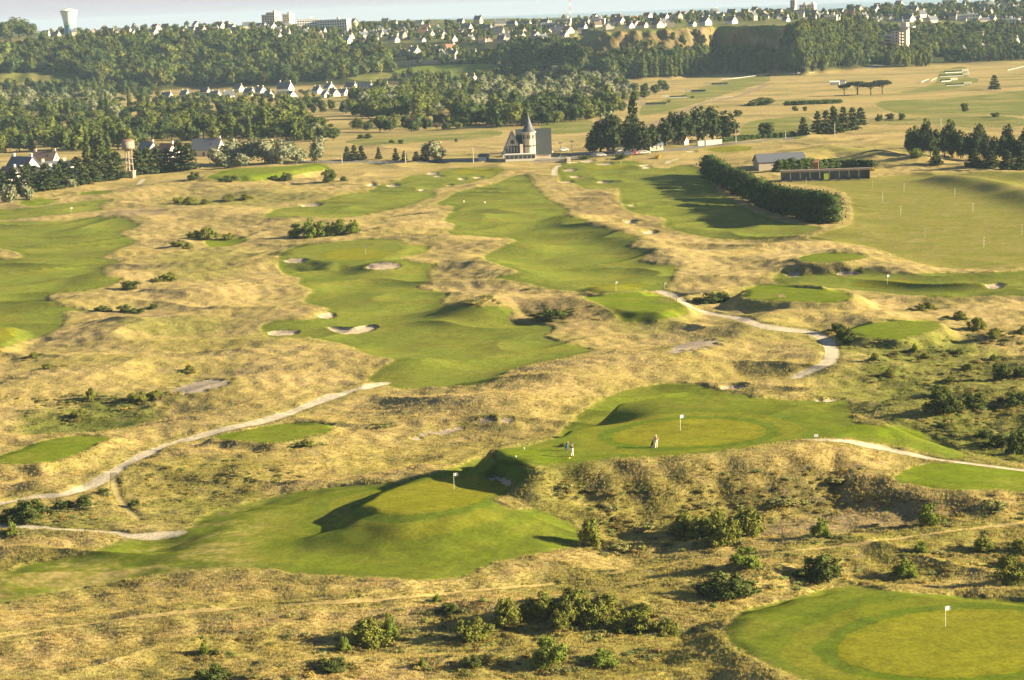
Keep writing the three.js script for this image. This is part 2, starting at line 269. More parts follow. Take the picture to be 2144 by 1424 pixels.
B('curved pale bunker in the dip of the broad fairway', [[686, 685], [705, 684], [730, 686], [755, 682], [778, 680], [790, 685], [775, 693], [745, 698], [715, 697], [694, 691]]);
B('oval bunker in a grassy rise beside the curved bunker', ell(592, 696, 34, 6)); B('small steep bunker behind the oval bunker', ell(685, 660, 18, 6));
B('bunker on the dark side of the flagged green', ell(619, 545, 24, 4.5)); B('deep bunker with a dark back wall below the flagged green', ell(804, 556, 37, 7.5));
B('lone bunker in the fairway above the clump of bushes', ell(652, 429, 23, 3.5)); B('bright bunker at the head of the fairway below the range', ell(1662, 574, 16, 4.5)); B('bright bunker under the straw bank tee', ell(1777, 571, 26, 4.5));
B('bunker with a stake beyond the flag below the range', ell(2083, 598, 22, 5)); B('thin shadowed bunker on the far rim of the ridge green', ell(1535, 810, 28, 3.5)); B('sliver of bunker on the rim beyond the ridge green', ell(1735, 838, 28, 2.5));
B('grass walled bunker behind the raised plateau green', [[1000, 997], [1022, 994], [1052, 1000], [1074, 1010], [1080, 1016], [1073, 1021], [1056, 1009], [1022, 999]]);
for (const [x, y, a, b] of [[778, 387, 10, 3], [823, 388, 14, 3], [905, 363, 14, 2.6], [918, 369, 12, 2], [968, 374, 10, 2], [1000, 371, 11, 2.2], [940, 388, 9, 2], [882, 397, 8, 2]]) zone('sand_bunker', 'small bunker around the far green by the road', 'sand', ell(x, y, a, b), 4);
for (const [x, y, a, b] of [[1193, 356, 13, 3], [1205, 370, 12, 2.6], [1187, 381, 14, 2.6], [1264, 381, 15, 2.6], [1268, 342.5, 22, 1.8], [1350, 346, 12, 2.4], [1352, 351, 11, 2], [1231, 337, 15, 2.6], [1449, 317, 12, 2]]) zone('sand_bunker', 'small bunker around the green below the car park', 'sand', ell(x, y, a, b), 4);
for (const [x, y, a, b] of [[1320, 464, 13, 3], [1362, 487, 14, 4.5], [1324, 429, 10, 2.5]]) zone('sand_bunker', 'small dark bunker in the straw strip between two fairways', 'sand', ell(x, y, a, b), 4);
zone('sand_patch', 'bare sandy scrape on the straw dune inside the path bend', 'bare', ell(1452, 726, 60, 10, 16, -0.15), 4); zone('sand_patch', 'bare sandy scrape on the crest above the hollow', 'bare', ell(418, 811, 62, 12, 16, -0.17), 4);
zone('sand_patch', 'eroded stony streak on the slope below the ridge', 'bare', ell(925, 907, 62, 7, 16, -0.2), 4); zone('sand_patch', 'small eroded streak next to the shadowed hollow', 'bare', ell(1045, 882, 45, 6, 16, -0.05), 4);
zone('race_turf', 'strip of racecourse turf with steeplechase fences', 'turf', [[1345, 222], [1395, 208], [1443, 194], [1483, 179], [1536, 166], [1610, 157], [1612, 168], [1560, 185], [1498, 204], [1440, 222], [1372, 238], [1340, 240]]);
zone('race_turf', 'racecourse turf with white wing rails by the lone pine', 'turf', [[1881, 194], [1957, 174], [1969, 151], [2022, 141], [2027, 161], [2050, 167], [2020, 181], [1957, 191]]);
zone('far_fairway', 'far fairways in streaks beyond the pine groves', 'turf', [[1831, 216], [1982, 206], [2144, 190], [2240, 186], [2240, 236], [2083, 240], [1960, 243], [1881, 237]]);
zone('far_fairway', 'far fairway behind the small pine grove', 'turf', [[1815, 258], [1900, 248], [2000, 245], [2144, 250], [2144, 262], [1960, 262], [1880, 262]]);
zone('far_fairway', 'far fairway beside the rounded lone tree', 'turf', [[1560, 260], [1620, 248], [1700, 250], [1690, 285], [1600, 290], [1550, 285]]);
zone('far_fairway', 'grass strip beyond the clubhouse below the wood', 'turf', [[1130, 262], [1180, 256], [1240, 254], [1240, 272], [1180, 280], [1140, 278]]);
zone('far_fairway', 'thin green strip in the straw beyond the road', 'turf', [[720, 296], [800, 290], [950, 280], [1050, 275], [1050, 282], [900, 296], [760, 304]]);
zone('meadow', 'bright meadow below the terraced village', 'lush', [[825, 150], [870, 140], [960, 135], [1055, 138], [1040, 150], [1000, 158], [940, 164], [880, 158]]);
zone('meadow', 'small meadow between the wooded slope and the village', 'turf', [[715, 160], [770, 152], [822, 156], [810, 167], [760, 170]]);
zone('meadow', 'green meadow in the wooded hillside', 'turf', [[-20, 158], [60, 152], [150, 152], [190, 168], [120, 176], [-20, 178]]);
zone('stubble_field', 'dry field on the hilltop next to the tall trees', 'stubble', [[-20, 88], [70, 84], [150, 88], [160, 95], [60, 98], [-20, 102]]);
zone('meadow', 'grass strip along the quarry rim', 'turf', [[1160, 82], [1300, 66], [1450, 58], [1640, 50], [1730, 50], [1700, 57], [1500, 62], [1320, 71], [1180, 90]]);
const pathSpec = [
  ['gravel_path', 'long pale gravel path curving up to the broad fairway', 'path', [[-60, 1064], [0, 1055], [70, 1044], [140, 1035], [190, 1018], [230, 993], [275, 968], [330, 941], [400, 920], [480, 898], [560, 880], [630, 857], [690, 833], [760, 813], [805, 803]], 3.1],
  ['gravel_path', 'short sandy path petering out beside the apron fairway', 'path', [[-60, 1096], [0, 1100], [80, 1107], [160, 1112], [240, 1118], [300, 1124], [340, 1122], [375, 1118]], 2.4],
  ['gravel_path', 'pale gravel path bending sharply round the dark bush', 'path', [[1383, 612], [1405, 618], [1424, 630], [1450, 645], [1490, 658], [1550, 668], [1600, 684], [1650, 692], [1700, 698], [1725, 712], [1742, 735], [1738, 755], [1715, 770], [1685, 782], [1665, 794]], 3.2],
  ['gravel_path', 'narrow sandy path below the long tee on the ridge', 'path', [[1690, 922], [1760, 924], [1830, 936], [1900, 951], [1960, 963], [2040, 973], [2144, 986], [2240, 998]], 2],
  ['gravel_path', 'pale path bending up to the stone wall by the clubhouse', 'path', [[1161, 368], [1163, 352], [1181, 343.5], [1225, 339.5]], 3],
  ['gravel_path', 'stub of pale path between bunkers and the yellow gorse', 'path', [[1395, 343], [1402, 338], [1420, 333]], 3], ['gravel_path', 'grey end of path beside the old tank tower', 'path', [[288, 388], [296, 380], [302, 374]], 3],
  ['road', 'tarmac road passing the clubhouse and car park', 'road', [[640, 337], [720, 339], [800, 340], [943, 337], [1020, 335], [1110, 333.5], [1200, 330], [1280, 325], [1350, 318.5], [1430, 311], [1500, 303], [1565, 297], [1650, 290]], 8],
  ['dirt_track', 'dirt track crossing the racecourse', 'dirt', [[1335, 275], [1385, 253], [1463, 220], [1548, 201], [1610, 175]], 6], ['dirt_track', 'grey track skirting the far wood', 'dirt', [[1322, 214], [1385, 189], [1415, 181]], 5],
  ['trodden_path', 'faint trodden line through the straw below the apron', 'trod', [[-60, 1344], [0, 1336], [300, 1292], [560, 1270], [820, 1256], [1000, 1238], [1160, 1224]], .8], ['trodden_path', 'faint trodden line climbing past the dark bushes', 'trod', [[1280, 1202], [1450, 1178], [1620, 1160], [1800, 1140], [1960, 1118], [2144, 1096], [2240, 1084]], .9], ['trodden_path', 'rutted track dropping from the gravel path', 'rut', [[238, 992], [240, 1020], [250, 1048], [270, 1072], [292, 1092]], 1.3],
  ['lane', 'tarmac lane leading into the hillside trees', 'road', [[1825, 143], [1845, 134], [1862, 124]], 9], ['car_park', 'tarmac car park full of cars under dark pines', 'road', [[1215, 322], [1260, 320.5], [1320, 317], [1350, 315]], 16],
];
for (const q of zones) q.pts = onGround(q.px);
for (const q of zones) if (q.sort === 'apron') q.near = zones.find(g => g.sort === 'green' && sdf(g.pts[0].x, g.pts[0].z, q.pts) > 0);
for (const [name, label, sort, px, w] of pathSpec) {
  const line = onGround(px, false, 5), L = [], R = [];
  for (let i = 0; i < line.length; i++) { const a = line[Math.max(0, i - 1)], b = line[Math.min(line.length - 1, i + 1)], l = Math.hypot(b.x - a.x, b.z - a.z) || 1, nx = -(b.z - a.z) / l, nz = (b.x - a.x) / l, ww = w / 2 * (1 + 0.1 * noise(i * 0.4, w)); L.push({ x: line[i].x + nx * ww, z: line[i].z + nz * ww }); R.unshift({ x: line[i].x - nx * ww, z: line[i].z - nz * ww }); }
  zones.push({ name, label, sort, level: 5, pts: [...L, ...R], line, width: w });
}
// second pass on the heights: sunk bunkers, rough standing above mown turf
const MOWN = new Float32Array(NV).fill(-99), SANDY = new Float32Array(NV).fill(-99);
const insideOf = q => q.line ? (x, z) => q.width * .43 - polyDist(x, z, q.line) + 0.12 * noise(x / 1.7, z / 1.7) : q.sort === 'bare' ? (x, z) => sdf(x, z, q.pts) + 1.4 * noise(x / 3.2, z / 2.2) - 0.5 : (x, z) => sdf(x, z, q.pts) + 0.32 * noise(x / 2.6, z / 2.3) + 0.2 * noiseB(x / 0.8, z / 0.8);
for (const q of zones) {
  q.f = new Map(); const inside = insideOf(q), d0 = -q.pts[0].z;
  eachVertex(boundsOf(q.pts, 3 + d0 * 0.006), (k, x, z) => {
    const s = inside(x, z); q.f.set(k, s);
    if (q.sort === 'sand') SANDY[k] = Math.max(SANDY[k], s);
    if (q.sort !== 'turf' && q.sort !== 'stubble' && q.sort !== 'lush') MOWN[k] = Math.max(MOWN[k], s);
  });
}
for (let k = 0; k < NV; k++) {
  const d = rows[(k / NC) | 0];
  if (d < 900) VH[k] += 0.32 * (1 - smooth(-0.7, 0.25, MOWN[k])) * (0.75 + 0.5 * noise(VX[k] / 5, VZ[k] / 5));
  if (SANDY[k] > -1.4) VH[k] -= 0.5 * smooth(-0.5, 0.9, SANDY[k]) - 0.05 * smooth(-1.4, -0.5, SANDY[k]) * (1 - smooth(-0.5, 0, SANDY[k]));
}
const VN = new Float32Array(NV * 3);
for (let j = 0; j < NR; j++) for (let i = 0; i < NC; i++) {
  const k = j * NC + i, l = i ? k - 1 : k, r = i < NC - 1 ? k + 1 : k, n = j ? k - NC : k, f = j < NR - 1 ? k + NC : k;
  const ax = VX[r] - VX[l], ay = VH[r] - VH[l], bx = VX[f] - VX[n], by = VH[f] - VH[n], bz = VZ[f] - VZ[n];
  const nx = -ay * bz, ny = ax * bz, nz = ax * by - ay * bx, m = -1 / Math.hypot(nx, ny, nz);
  VN.set([nx * m, ny * m, nz * m], k * 3);
}
// ---------------------------------------------------------------- ground colours (what grows or lies there)
const C = { straw: [.42, .325, .142], pale: [.475, .375, .185], olive: [.285, .255, .066], rough: [.165, .190, .036], scrub: [.105, .12, .045], bare: [.40, .335, .265], brown: [.22, .155, .085], wood: [.045, .055, .018], rock: [.30, .24, .15], mauve: [.27, .205, .165] };
const patches = [  // photo centre, half width, half height in pixels, colour, strength
  [170, 850, 150, 34, 'rough', .95], [100, 870, 80, 22, 'scrub', .4], [430, 985, 150, 45, 'olive', .8], [420, 1040, 130, 40, 'rough', .5], [120, 1075, 140, 30, 'rough', .6], [100, 1150, 200, 25, 'olive', .6],
  [1500, 1010, 330, 60, 'olive', .4], [1420, 1060, 200, 40, 'rough', .3], [400, 1330, 300, 30, 'olive', .45], [200, 1390, 260, 30, 'rough', .35], [900, 1290, 240, 20, 'rough', .4], [1680, 1290, 120, 30, 'pale', .4], [1200, 1000, 110, 40, 'rough', .45], [1150, 1045, 120, 40, 'rough', .6], [1350, 1080, 200, 50, 'olive', .6], [1850, 820, 160, 60, 'rough', .7], [2050, 800, 200, 120, 'rough', .75], [2000, 920, 200, 60, 'rough', .8], [1780, 1080, 200, 25, 'mauve', .5], [1640, 1040, 120, 20, 'scrub', .5], [1950, 1130, 300, 50, 'olive', .7],
  [1300, 1210, 220, 60, 'olive', .7], [1200, 1340, 330, 80, 'olive', .75], [700, 1320, 300, 40, 'olive', .4], [1400, 1370, 160, 60, 'olive', .5], [950, 930, 260, 35, 'olive', .6], [870, 1120, 60, 30, 'rough', .2],
  [480, 700, 240, 16, 'olive', .6], [350, 675, 140, 12, 'rough', .6], [440, 530, 130, 20, 'rough', .55], [420, 560, 90, 10, 'rough', .5], [160, 745, 140, 14, 'olive', .7], [300, 760, 220, 14, 'olive', .5], [820, 735, 150, 10, 'brown', .5], [1000, 1100, 60, 12, 'bare', .35], [1350, 640, 100, 40, 'rough', .5],
  [500, 410, 180, 14, 'rough', .5], [300, 440, 90, 10, 'mauve', .6], [1650, 610, 160, 30, 'rough', .5], [1880, 720, 200, 30, 'rough', .7], [1620, 690, 160, 30, 'olive', .5], [1500, 760, 200, 25, 'olive', .3], [1750, 860, 90, 20, 'straw', .6], [1700, 820, 120, 14, 'straw', .5],
  [1720, 330, 160, 20, 'olive', .5], [1820, 310, 120, 16, 'rough', .4], [1260, 420, 60, 25, 'brown', .4], [1350, 470, 90, 25, 'brown', .35], [2050, 395, 130, 45, 'olive', .6], [1430, 540, 110, 30, 'pale', .4], [1700, 520, 130, 14, 'pale', .7],
  [960, 640, 80, 10, 'olive', .5], [1170, 650, 120, 35, 'brown', .35], [280, 650, 120, 14, 'brown', .35], [640, 1100, 40, 20, 'rough', .3], [1050, 330, 300, 8, 'olive', .3], [1520, 1000, 330, 45, 'straw', .5], [1350, 1010, 160, 30, 'pale', .35],
].map(([px, py, rx, ry, c, s]) => { const o = P(px, py, 1.5), e = P(px + rx, py, 1.5), t = P(px, py - ry, 1.5); return { x: o.x, z: o.z, rx: Math.abs(e.x - o.x), rz: Math.abs(t.z - o.z), c: C[c], s }; });
const aQ0 = azOf(1190), aQ1 = azOf(1740), aD0 = azOf(1490);
const mix3 = (a, b, t) => [lerp(a[0], b[0], t), lerp(a[1], b[1], t), lerp(a[2], b[2], t)];
function groundColour(x, z, h, mown = -99) {
  const d = -z, a = x / d;
  let c = C.straw;
  const n1 = fbm(x / 46, z / 26, 3), n2 = fbm(x / 13 + 50, z / 8, 2), n3 = noiseB(x / 3.1, z / 2.2);
  c = mix3(c, C.olive, clamp(0.30 + 0.6 * n1 + 0.15 * n2) * (d < 1000 ? 0.7 : 0.4));
  c = mix3(c, C.pale, clamp(0.3 * n2 - 0.5 * n1 + 0.05) * 0.7);
  if (d < 1000) for (const p of patches) { const q = ((x - p.x) / p.rx) ** 2 + ((z - p.z) / p.rz) ** 2; if (q < 2.4) c = mix3(c, p.c, p.s * (1 - smooth(0.35, 1.5, q + 0.55 * n2 + 0.2 * n3))); }
  if (d < 900) { const g = clamp(noiseB(x / 6 + 9, z / 4.5) * 1.3 - 0.55); c = mix3(c, C.rough, g * 0.5); c = mix3(c, C.mauve, clamp(noise(x / 8 - 40, z / 5) * 1.2 - 0.75)); }
  if (d > 1000) { c = mix3(c, [.19, .19, .06], clamp(1.1 * fbm(x / 130, z / 60 + 9, 2) + 0.22)); c = mix3(c, [.30, .215, .11], clamp(1.2 * noise(x / 45, z / 30) - .5)); c = mix3(c, C.pale, 0.3 * clamp(0.6 + n1)); }
  if (h > 0.6 && d > 1700) {
    const quarry = smooth(aQ0, aQ0 + 0.012, a) * (1 - smooth(aQ1 - 0.012, aQ1, a));
    let w = mix3(C.wood, [.08, .085, .03], clamp(0.5 + n1));
    const face = mix3([.25, .185, .085], C.rock, clamp(0.2 + 0.9 * noise(x / 14, h / 12)));
    let q = mix3(mix3(face, [.085, .09, .03], clamp(0.35 + 0.9 * fbm(x / 26 + 3, h / 14, 2))), C.wood, smooth(22, 8, h));
    w = mix3(w, q, quarry);
    if (d > table(ESC, a, 2)) w = n2 > 0.1 ? [.13, .16, .045] : n1 > 0.15 ? [.24, .20, .10] : [.10, .125, .04];   // lawns, dry plots and beds of the town gardens
    c = mix3(c, w, smooth(0.6, 3.5, h));
  }
  if (d < 1000 && mown > -6) c = mix3(c, [.20, .205, .042], 0.42 * smooth(-4.5, -0.3, mown + 2.2 * n2 + 1.2 * n3));   // first cut beside the fairways
  const f = 1 + 0.05 * n3 + 0.03 * noise(x / 1.3, z / 0.9) + 0.07 * noise(x / 60 + 7, z / 7);
  return [c[0] * f, c[1] * f, c[2] * f];
}
const MC = { fair: [.176, .212, .030], apron: [.152, .192, .014], tee: [.145, .198, .008], green: [.214, .222, .014], range: [.225, .222, .040], turf: [.175, .195, .05], lush: [.19, .25, .045], stubble: [.26, .20, .09], sand: [.50, .42, .33], bare: [.43, .365, .30], path: [.57, .50, .405], trod: [.47, .365, .16], rut: [.26, .23, .08], road: [.17, .165, .16], dirt: [.30, .24, .17] };
function mownColour(sort, x, z, s, q) {
  let c = MC[sort];
  const n = fbm(x / 24, z / 15, 3), n2 = noiseB(x / 7, z / 5), n3 = noise(x / 1.9, z / 1.5);
  if (sort === 'fair' || sort === 'apron') {
    c = mix3(c, [.212, .200, .034], clamp(0.35 + 0.9 * n) * 0.6); c = mix3(c, [.12, .168, .012], clamp(-0.9 * n + 0.2 * n2) * 0.4); { const b = 1 + 0.035 * Math.sign(Math.sin((x * 0.94 + z * 0.34) / 2.6)); c = [c[0] * b, c[1] * b, c[2] * b]; }
    if (q.near) { const e = -sdf(x, z, q.near.pts) + 0.5 * n2; c = e < 2.2 ? mix3(c, [.10, .158, .008], .75) : e < 5.5 ? mix3(c, [.19, .20, .015], .55) : e < 8.5 ? mix3(c, [.105, .155, .008], .5) : c; }
    const semi = 1 - smooth(2.2, 2.7, s + 1.2 * noise(x / 30, z / 22)); c = mix3(c, [.118, .160, .016], 0.5 * semi); c = mix3(c, C.olive, 0.5 * (1 - smooth(-0.2, 0.9, s + 0.9 * n3 + 0.6 * n2)));
    if (sort === 'apron' && x < -30 && -z < 330) c = mix3(c, C.straw, clamp(0.15 + 0.8 * n + 0.4 * n2 + 0.4 * n3) * smooth(-30, -40, x) * 0.8);
  } else if (sort === 'green') { c = mix3(c, [.238, .228, .022], clamp(0.3 + 0.7 * n + 0.25 * n2) * 0.6); c = mix3(c, [.18, .195, .008], 0.6 * (1 - smooth(0.8, 1.4, s))); }
  else if (sort === 'tee') { c = mix3(c, [.215, .215, .03], clamp(0.2 + 0.9 * n + 0.3 * n2) * 0.7); }
  else if (sort === 'range') { c = mix3(c, [.27, .235, .085], clamp(0.25 + n) * 0.7); c = mix3(c, C.bare, clamp(noise(x / 11 + 4, z / 13) * 1.5 - 1.12) * 1.3); c = mix3(c, [.15, .185, .04], clamp(-n) * 0.5); }
  else if (sort === 'turf') c = mix3(c, C.straw, clamp(0.75 * fbm(x / 60, z / 40, 2) + 0.12) * 0.8);
  else if (sort === 'path') { c = mix3(c, C.brown, clamp(0.3 * n2 + 0.3 * n3) * 0.5); c = mix3(c, C.olive, 0.5 * (1 - smooth(0.1, 0.5, s + 0.3 * n3))); }
  else if (sort === 'trod') c = mix3(c, C.straw, clamp(0.5 + n2 + n3) * .8); else if (sort === 'rut') c = mix3(c, C.pale, smooth(.5, .2, Math.abs(s - .5)) * .6);
  else if (sort === 'bare') c = mix3(c, C.brown, clamp(0.2 + 0.6 * n2 + 0.4 * n3) * 0.6);
  else if (sort === 'sand') c = mix3(c, C.brown, 0.25 * clamp(0.3 + n3));
  const f = 1 + 0.06 * n3 + 0.06 * n2;
  return [c[0] * f, c[1] * f, c[2] * f];
}
// tiling grain for the turf (fine relief and blade tone)
function grainTexture(size, cells, contrast, stretch, srgb) {
  const a = new Uint8Array(size * size * 4), g = [];
  for (const [n, w] of cells) { const t = new Float32Array(n * n * stretch); for (let i = 0; i < t.length; i++) t[i] = rnd(); g.push([n, n * stretch, w, t]); }
  for (let j = 0; j < size; j++) for (let i = 0; i < size; i++) {
    let v = 0;
    for (const [nx, ny, w, t] of g) { const x = i / size * nx, y = j / size * ny, x0 = x | 0, y0 = y | 0, fx = x - x0, fy = y - y0, q = (p, r) => t[(r % ny) * nx + (p % nx)]; const sx = fx * fx * (3 - 2 * fx), sy = fy * fy * (3 - 2 * fy); v += w * (lerp(lerp(q(x0, y0), q(x0 + 1, y0), sx), lerp(q(x0, y0 + 1), q(x0 + 1, y0 + 1), sx), sy) - 0.5); }
    const b = clamp(srgb ? 0.88 + contrast * v : 0.5 + contrast * v) * 255, k = (j * size + i) * 4; a[k] = b; a[k + 1] = b; a[k + 2] = b * (srgb ? 0.985 : 1); a[k + 3] = 255;
  }
  const t = new THREE.DataTexture(a, size, size); t.wrapS = t.wrapT = THREE.RepeatWrapping; t.magFilter = THREE.LinearFilter; t.minFilter = THREE.LinearMipmapLinearFilter; t.generateMipmaps = true; if (srgb) t.colorSpace = THREE.SRGBColorSpace; t.needsUpdate = true; return t;
}
const grain = grainTexture(1024, [[512, .5], [128, .7], [32, .4]], 0.24, 1, true), relief = grainTexture(1024, [[256, .6], [64, .8], [16, .4]], 0.8, 1, false), fineRelief = grainTexture(512, [[256, .8], [64, .4]], 0.8, 1, false);
const M = {
  rough: new THREE.MeshPhysicalMaterial({ specularIntensity: 0.12, vertexColors: true, roughness: 1, map: grain, bumpMap: relief, bumpScale: 0.09, side: THREE.DoubleSide }),
  turf: new THREE.MeshPhysicalMaterial({ specularIntensity: 0.12, vertexColors: true, roughness: 0.95, map: grain, bumpMap: fineRelief, bumpScale: 0.02, side: THREE.DoubleSide }),
  loose: new THREE.MeshPhysicalMaterial({ specularIntensity: 0.12, vertexColors: true, roughness: 1, map: grain, bumpMap: fineRelief, bumpScale: 0.04, side: THREE.DoubleSide }),
  tarmac: new THREE.MeshStandardMaterial({ vertexColors: true, roughness: 0.85, map: grain, side: THREE.DoubleSide }),
};
const UVM = 1 / 36;
{
  const pos = new Float32Array(NV * 3), col = new Float32Array(NV * 3), uv = new Float32Array(NV * 2);
  for (let k = 0; k < NV; k++) { pos.set([VX[k], VH[k], VZ[k]], k * 3); uv.set([VX[k] * UVM, VZ[k] * UVM], k * 2); col.set(groundColour(VX[k], VZ[k], macro(VX[k], VZ[k]), MOWN[k]), k * 3); }
  const idx = new Uint32Array((NR - 1) * (NC - 1) * 6); let n = 0;
  for (let j = 0; j < NR - 1; j++) for (let i = 0; i < NC - 1; i++) { const k = j * NC + i; idx[n++] = k; idx[n++] = k + 1; idx[n++] = k + NC; idx[n++] = k + 1; idx[n++] = k + NC + 1; idx[n++] = k + NC; }
  const g = new THREE.BufferGeometry();
  g.setAttribute('position', new THREE.BufferAttribute(pos, 3)); g.setAttribute('normal', new THREE.BufferAttribute(VN, 3)); g.setAttribute('color', new THREE.BufferAttribute(col, 3)); g.setAttribute('uv', new THREE.BufferAttribute(uv, 2)); g.setIndex(new THREE.BufferAttribute(idx, 1));
  tag(obj('terrain', g, M.rough), 'rolling straw and scrub dune land rising to a wooded plateau', 'terrain', null, 'structure');
}
function sheet(q) {
  const lift = 0.008 + 0.009 * q.level, P_ = [], N_ = [], C_ = [], U_ = [], I_ = [], seen = new Map();
  const put = (key, x, y, z, n, s) => { let i = seen.get(key); if (i === undefined) { i = P_.length / 3; seen.set(key, i); P_.push(x, y + lift, z); N_.push(...n); C_.push(...mownColour(q.sort, x, z, s, q)); U_.push(x * UVM, z * UVM); } return i; };
  const nv = k => [VN[3 * k], VN[3 * k + 1], VN[3 * k + 2]];
  const vert = k => put(k, VX[k], VH[k], VZ[k], nv(k), q.f.get(k));
  const cut = (a, b) => { if (a > b) [a, b] = [b, a]; const fa = q.f.get(a), fb = q.f.get(b), t = fa / (fa - fb), na = nv(a), nb = nv(b); return put('e' + a + '_' + b, lerp(VX[a], VX[b], t), lerp(VH[a], VH[b], t), lerp(VZ[a], VZ[b], t), na.map((v, i) => lerp(v, nb[i], t)), 0); };
  const tri = (...t) => {
    const out = [];
    for (let i = 0; i < 3; i++) { const a = t[i], b = t[(i + 1) % 3], fa = q.f.get(a), fb = q.f.get(b); if (fa > 0) out.push(vert(a)); if ((fa > 0) !== (fb > 0)) out.push(cut(a, b)); }
    for (let i = 2; i < out.length; i++) I_.push(out[0], out[i - 1], out[i]);
  };
  for (const [k] of q.f) {
    if (k % NC === NC - 1 || k >= NV - NC) continue;
    const f = [k, k + 1, k + NC, k + NC + 1].map(v => q.f.get(v)); if (f.some(v => v === undefined) || f.every(v => v <= 0)) continue;
    tri(k, k + 1, k + NC); tri(k + 1, k + NC + 1, k + NC);
  }
  if (!I_.length) { console.log('empty sheet', q.label); return; }
  const g = new THREE.BufferGeometry();
  for (const [n, a, s] of [['position', P_, 3], ['normal', N_, 3], ['color', C_, 3], ['uv', U_, 2]]) g.setAttribute(n, new THREE.Float32BufferAttribute(a, s));
  g.setIndex(I_);
  const m = { sand: M.loose, bare: M.loose, path: M.loose, dirt: M.loose, road: M.tarmac }[q.sort] || M.turf;
  const word = { fair: 'fairway', apron: 'mown grass', tee: 'tee', green: 'putting green', sand: 'bunker', bare: 'sand patch', path: 'path', road: 'road', dirt: 'track', trod: 'path', rut: 'track', turf: 'grass', lush: 'meadow', range: 'field', stubble: 'field' }[q.sort];
  tag(obj(q.name, g, m), q.label, word, q.label.startsWith('small bunker') ? 'bunkers round a far green' : q.label.startsWith('small dark') ? 'bunkers in the straw strip' : null, 'structure');
}
for (const q of zones) sheet(q);
{ // the sea beyond the plateau, and a low far shore
  const g = new THREE.PlaneGeometry(60000, 13400).rotateX(-Math.PI / 2).translate(0, -5, -9300);
  tag(obj('sea', g, new THREE.MeshStandardMaterial({ color: lin(.17, .25, .33), roughness: 0.35 })), 'pale blue sea beyond the hilltop town', 'sea', null, 'structure');
  const pts = []; const n = 120; const pos = [], ix = [];
  for (let i = 0; i <= n; i++) { const x = lerp(-4200, -500, i / n), e = Math.sin(i / n * Math.PI) ** 0.4, h = e * (50 + 9 * noise(x / 420, 3) + 3 * noise(x / 90, 8)); pos.push(x, -6, -6300, x, h, -6900 - 300 * noise(x / 600, 1), x, -6, -8200); if (i < n) { const k = i * 3; ix.push(k, k + 3, k + 1, k + 1, k + 3, k + 4, k + 1, k + 4, k + 2, k + 2, k + 4, k + 5); } }
  const hg = new THREE.BufferGeometry(); hg.setAttribute('position', new THREE.Float32BufferAttribute(pos, 3)); hg.setIndex(ix); hg.computeVertexNormals();
  tag(obj('far_hill', hg, mat(.06, .075, .05)), 'faint blue far hills behind the hilltop roofs', 'hill', null, 'structure');
}
// ------------------------------------------------------------------ leaves: small faces spread through a crown
const addFace = (out, c, n, size, shade, stretch = 1) => {
  const t = new THREE.Vector3(rr(-1, 1), rr(-1, 1), rr(-1, 1)).cross(n).normalize(), b = new THREE.Vector3().crossVectors(n, t);
  const a0 = rr(0, 6.28), w = size * rr(0.7, 1.3), h = size * stretch * rr(0.7, 1.3), p = [];
  for (const [u, v] of [[-1, -0.7], [1, -0.5], [0.25, 1]]) { const x = Math.cos(a0) * u * w - Math.sin(a0) * v * h, y = Math.sin(a0) * u * w + Math.cos(a0) * v * h; p.push(c.x + t.x * x + b.x * y, c.y + t.y * x + b.y * y, c.z + t.z * x + b.z * y); }
  out.pos.push(...p); for (let i = 0; i < 3; i++) { out.nor.push(n.x, n.y, n.z); out.col.push(shade, shade * rr(0.96, 1.04), shade * rr(0.85, 1.1)); }
};
// lobes: [x, y, z, rx, ry, rz]; a solid inner lump keeps the crown from being seen through everywhere
function crownGeo(lobes, count, size, core = 0.72, jit = 0.75) {
  const out = { pos: [], nor: [], col: [] }, area = lobes.map(l => l[3] * l[4] + l[4] * l[5] + l[3] * l[5]), sum = area.reduce((a, b) => a + b);
  lobes.forEach((l, q) => {
    const n = Math.round(count * area[q] / sum), tone = rr(0.85, 1.15);
    for (let i = 0; i < n; i++) {
      const v = new THREE.Vector3(rr(-1, 1), rr(-1, 1), rr(-1, 1)); if (v.lengthSq() > 1 || v.lengthSq() < 0.01) { i--; continue; } v.normalize();
      if (v.y < -0.5 && rnd() < 0.6) continue;
      const bump = 1 + 0.18 * noise(v.x * 2.3 + q * 7, v.y * 2.3 + v.z * 2.1), r = bump * Math.pow(rr(0.45, 1.12), 0.5);
      const c = new THREE.Vector3(l[0] + v.x * l[3] * r, l[1] + v.y * l[4] * r, l[2] + v.z * l[5] * r);
      const nn = v.clone().add(new THREE.Vector3(rr(-1, 1), rr(-0.7, 1), rr(-1, 1)).multiplyScalar(jit)).normalize();
      addFace(out, c, nn, size, tone * rr(0.75, 1.25));
    }
    if (core) {
      const g = new THREE.IcosahedronGeometry(1, q ? 0 : 1), p = g.attributes.position, k0 = out.pos.length;
      for (let i = 0; i < p.count; i++) { const x = p.getX(i), y = p.getY(i), z = p.getZ(i), b = core * (1 + 0.22 * noise(x * 2 + q * 3, y * 2 + z * 2)); out.pos.push(l[0] + x * l[3] * b, l[1] + y * l[4] * b, l[2] + z * l[5] * b); out.nor.push(x, y, z); out.col.push(0.8, 0.8, 0.8); }
    }
  });
  const g = new THREE.BufferGeometry(); g.setAttribute('position', new THREE.Float32BufferAttribute(out.pos, 3)); g.setAttribute('normal', new THREE.Float32BufferAttribute(out.nor, 3)); g.setAttribute('color', new THREE.Float32BufferAttribute(out.col, 3)); return g;
}
const leafMat = (r, g, b) => new THREE.MeshPhysicalMaterial({ specularIntensity: 0.15, color: lin(r, g, b), vertexColors: true, roughness: 1, side: THREE.DoubleSide });
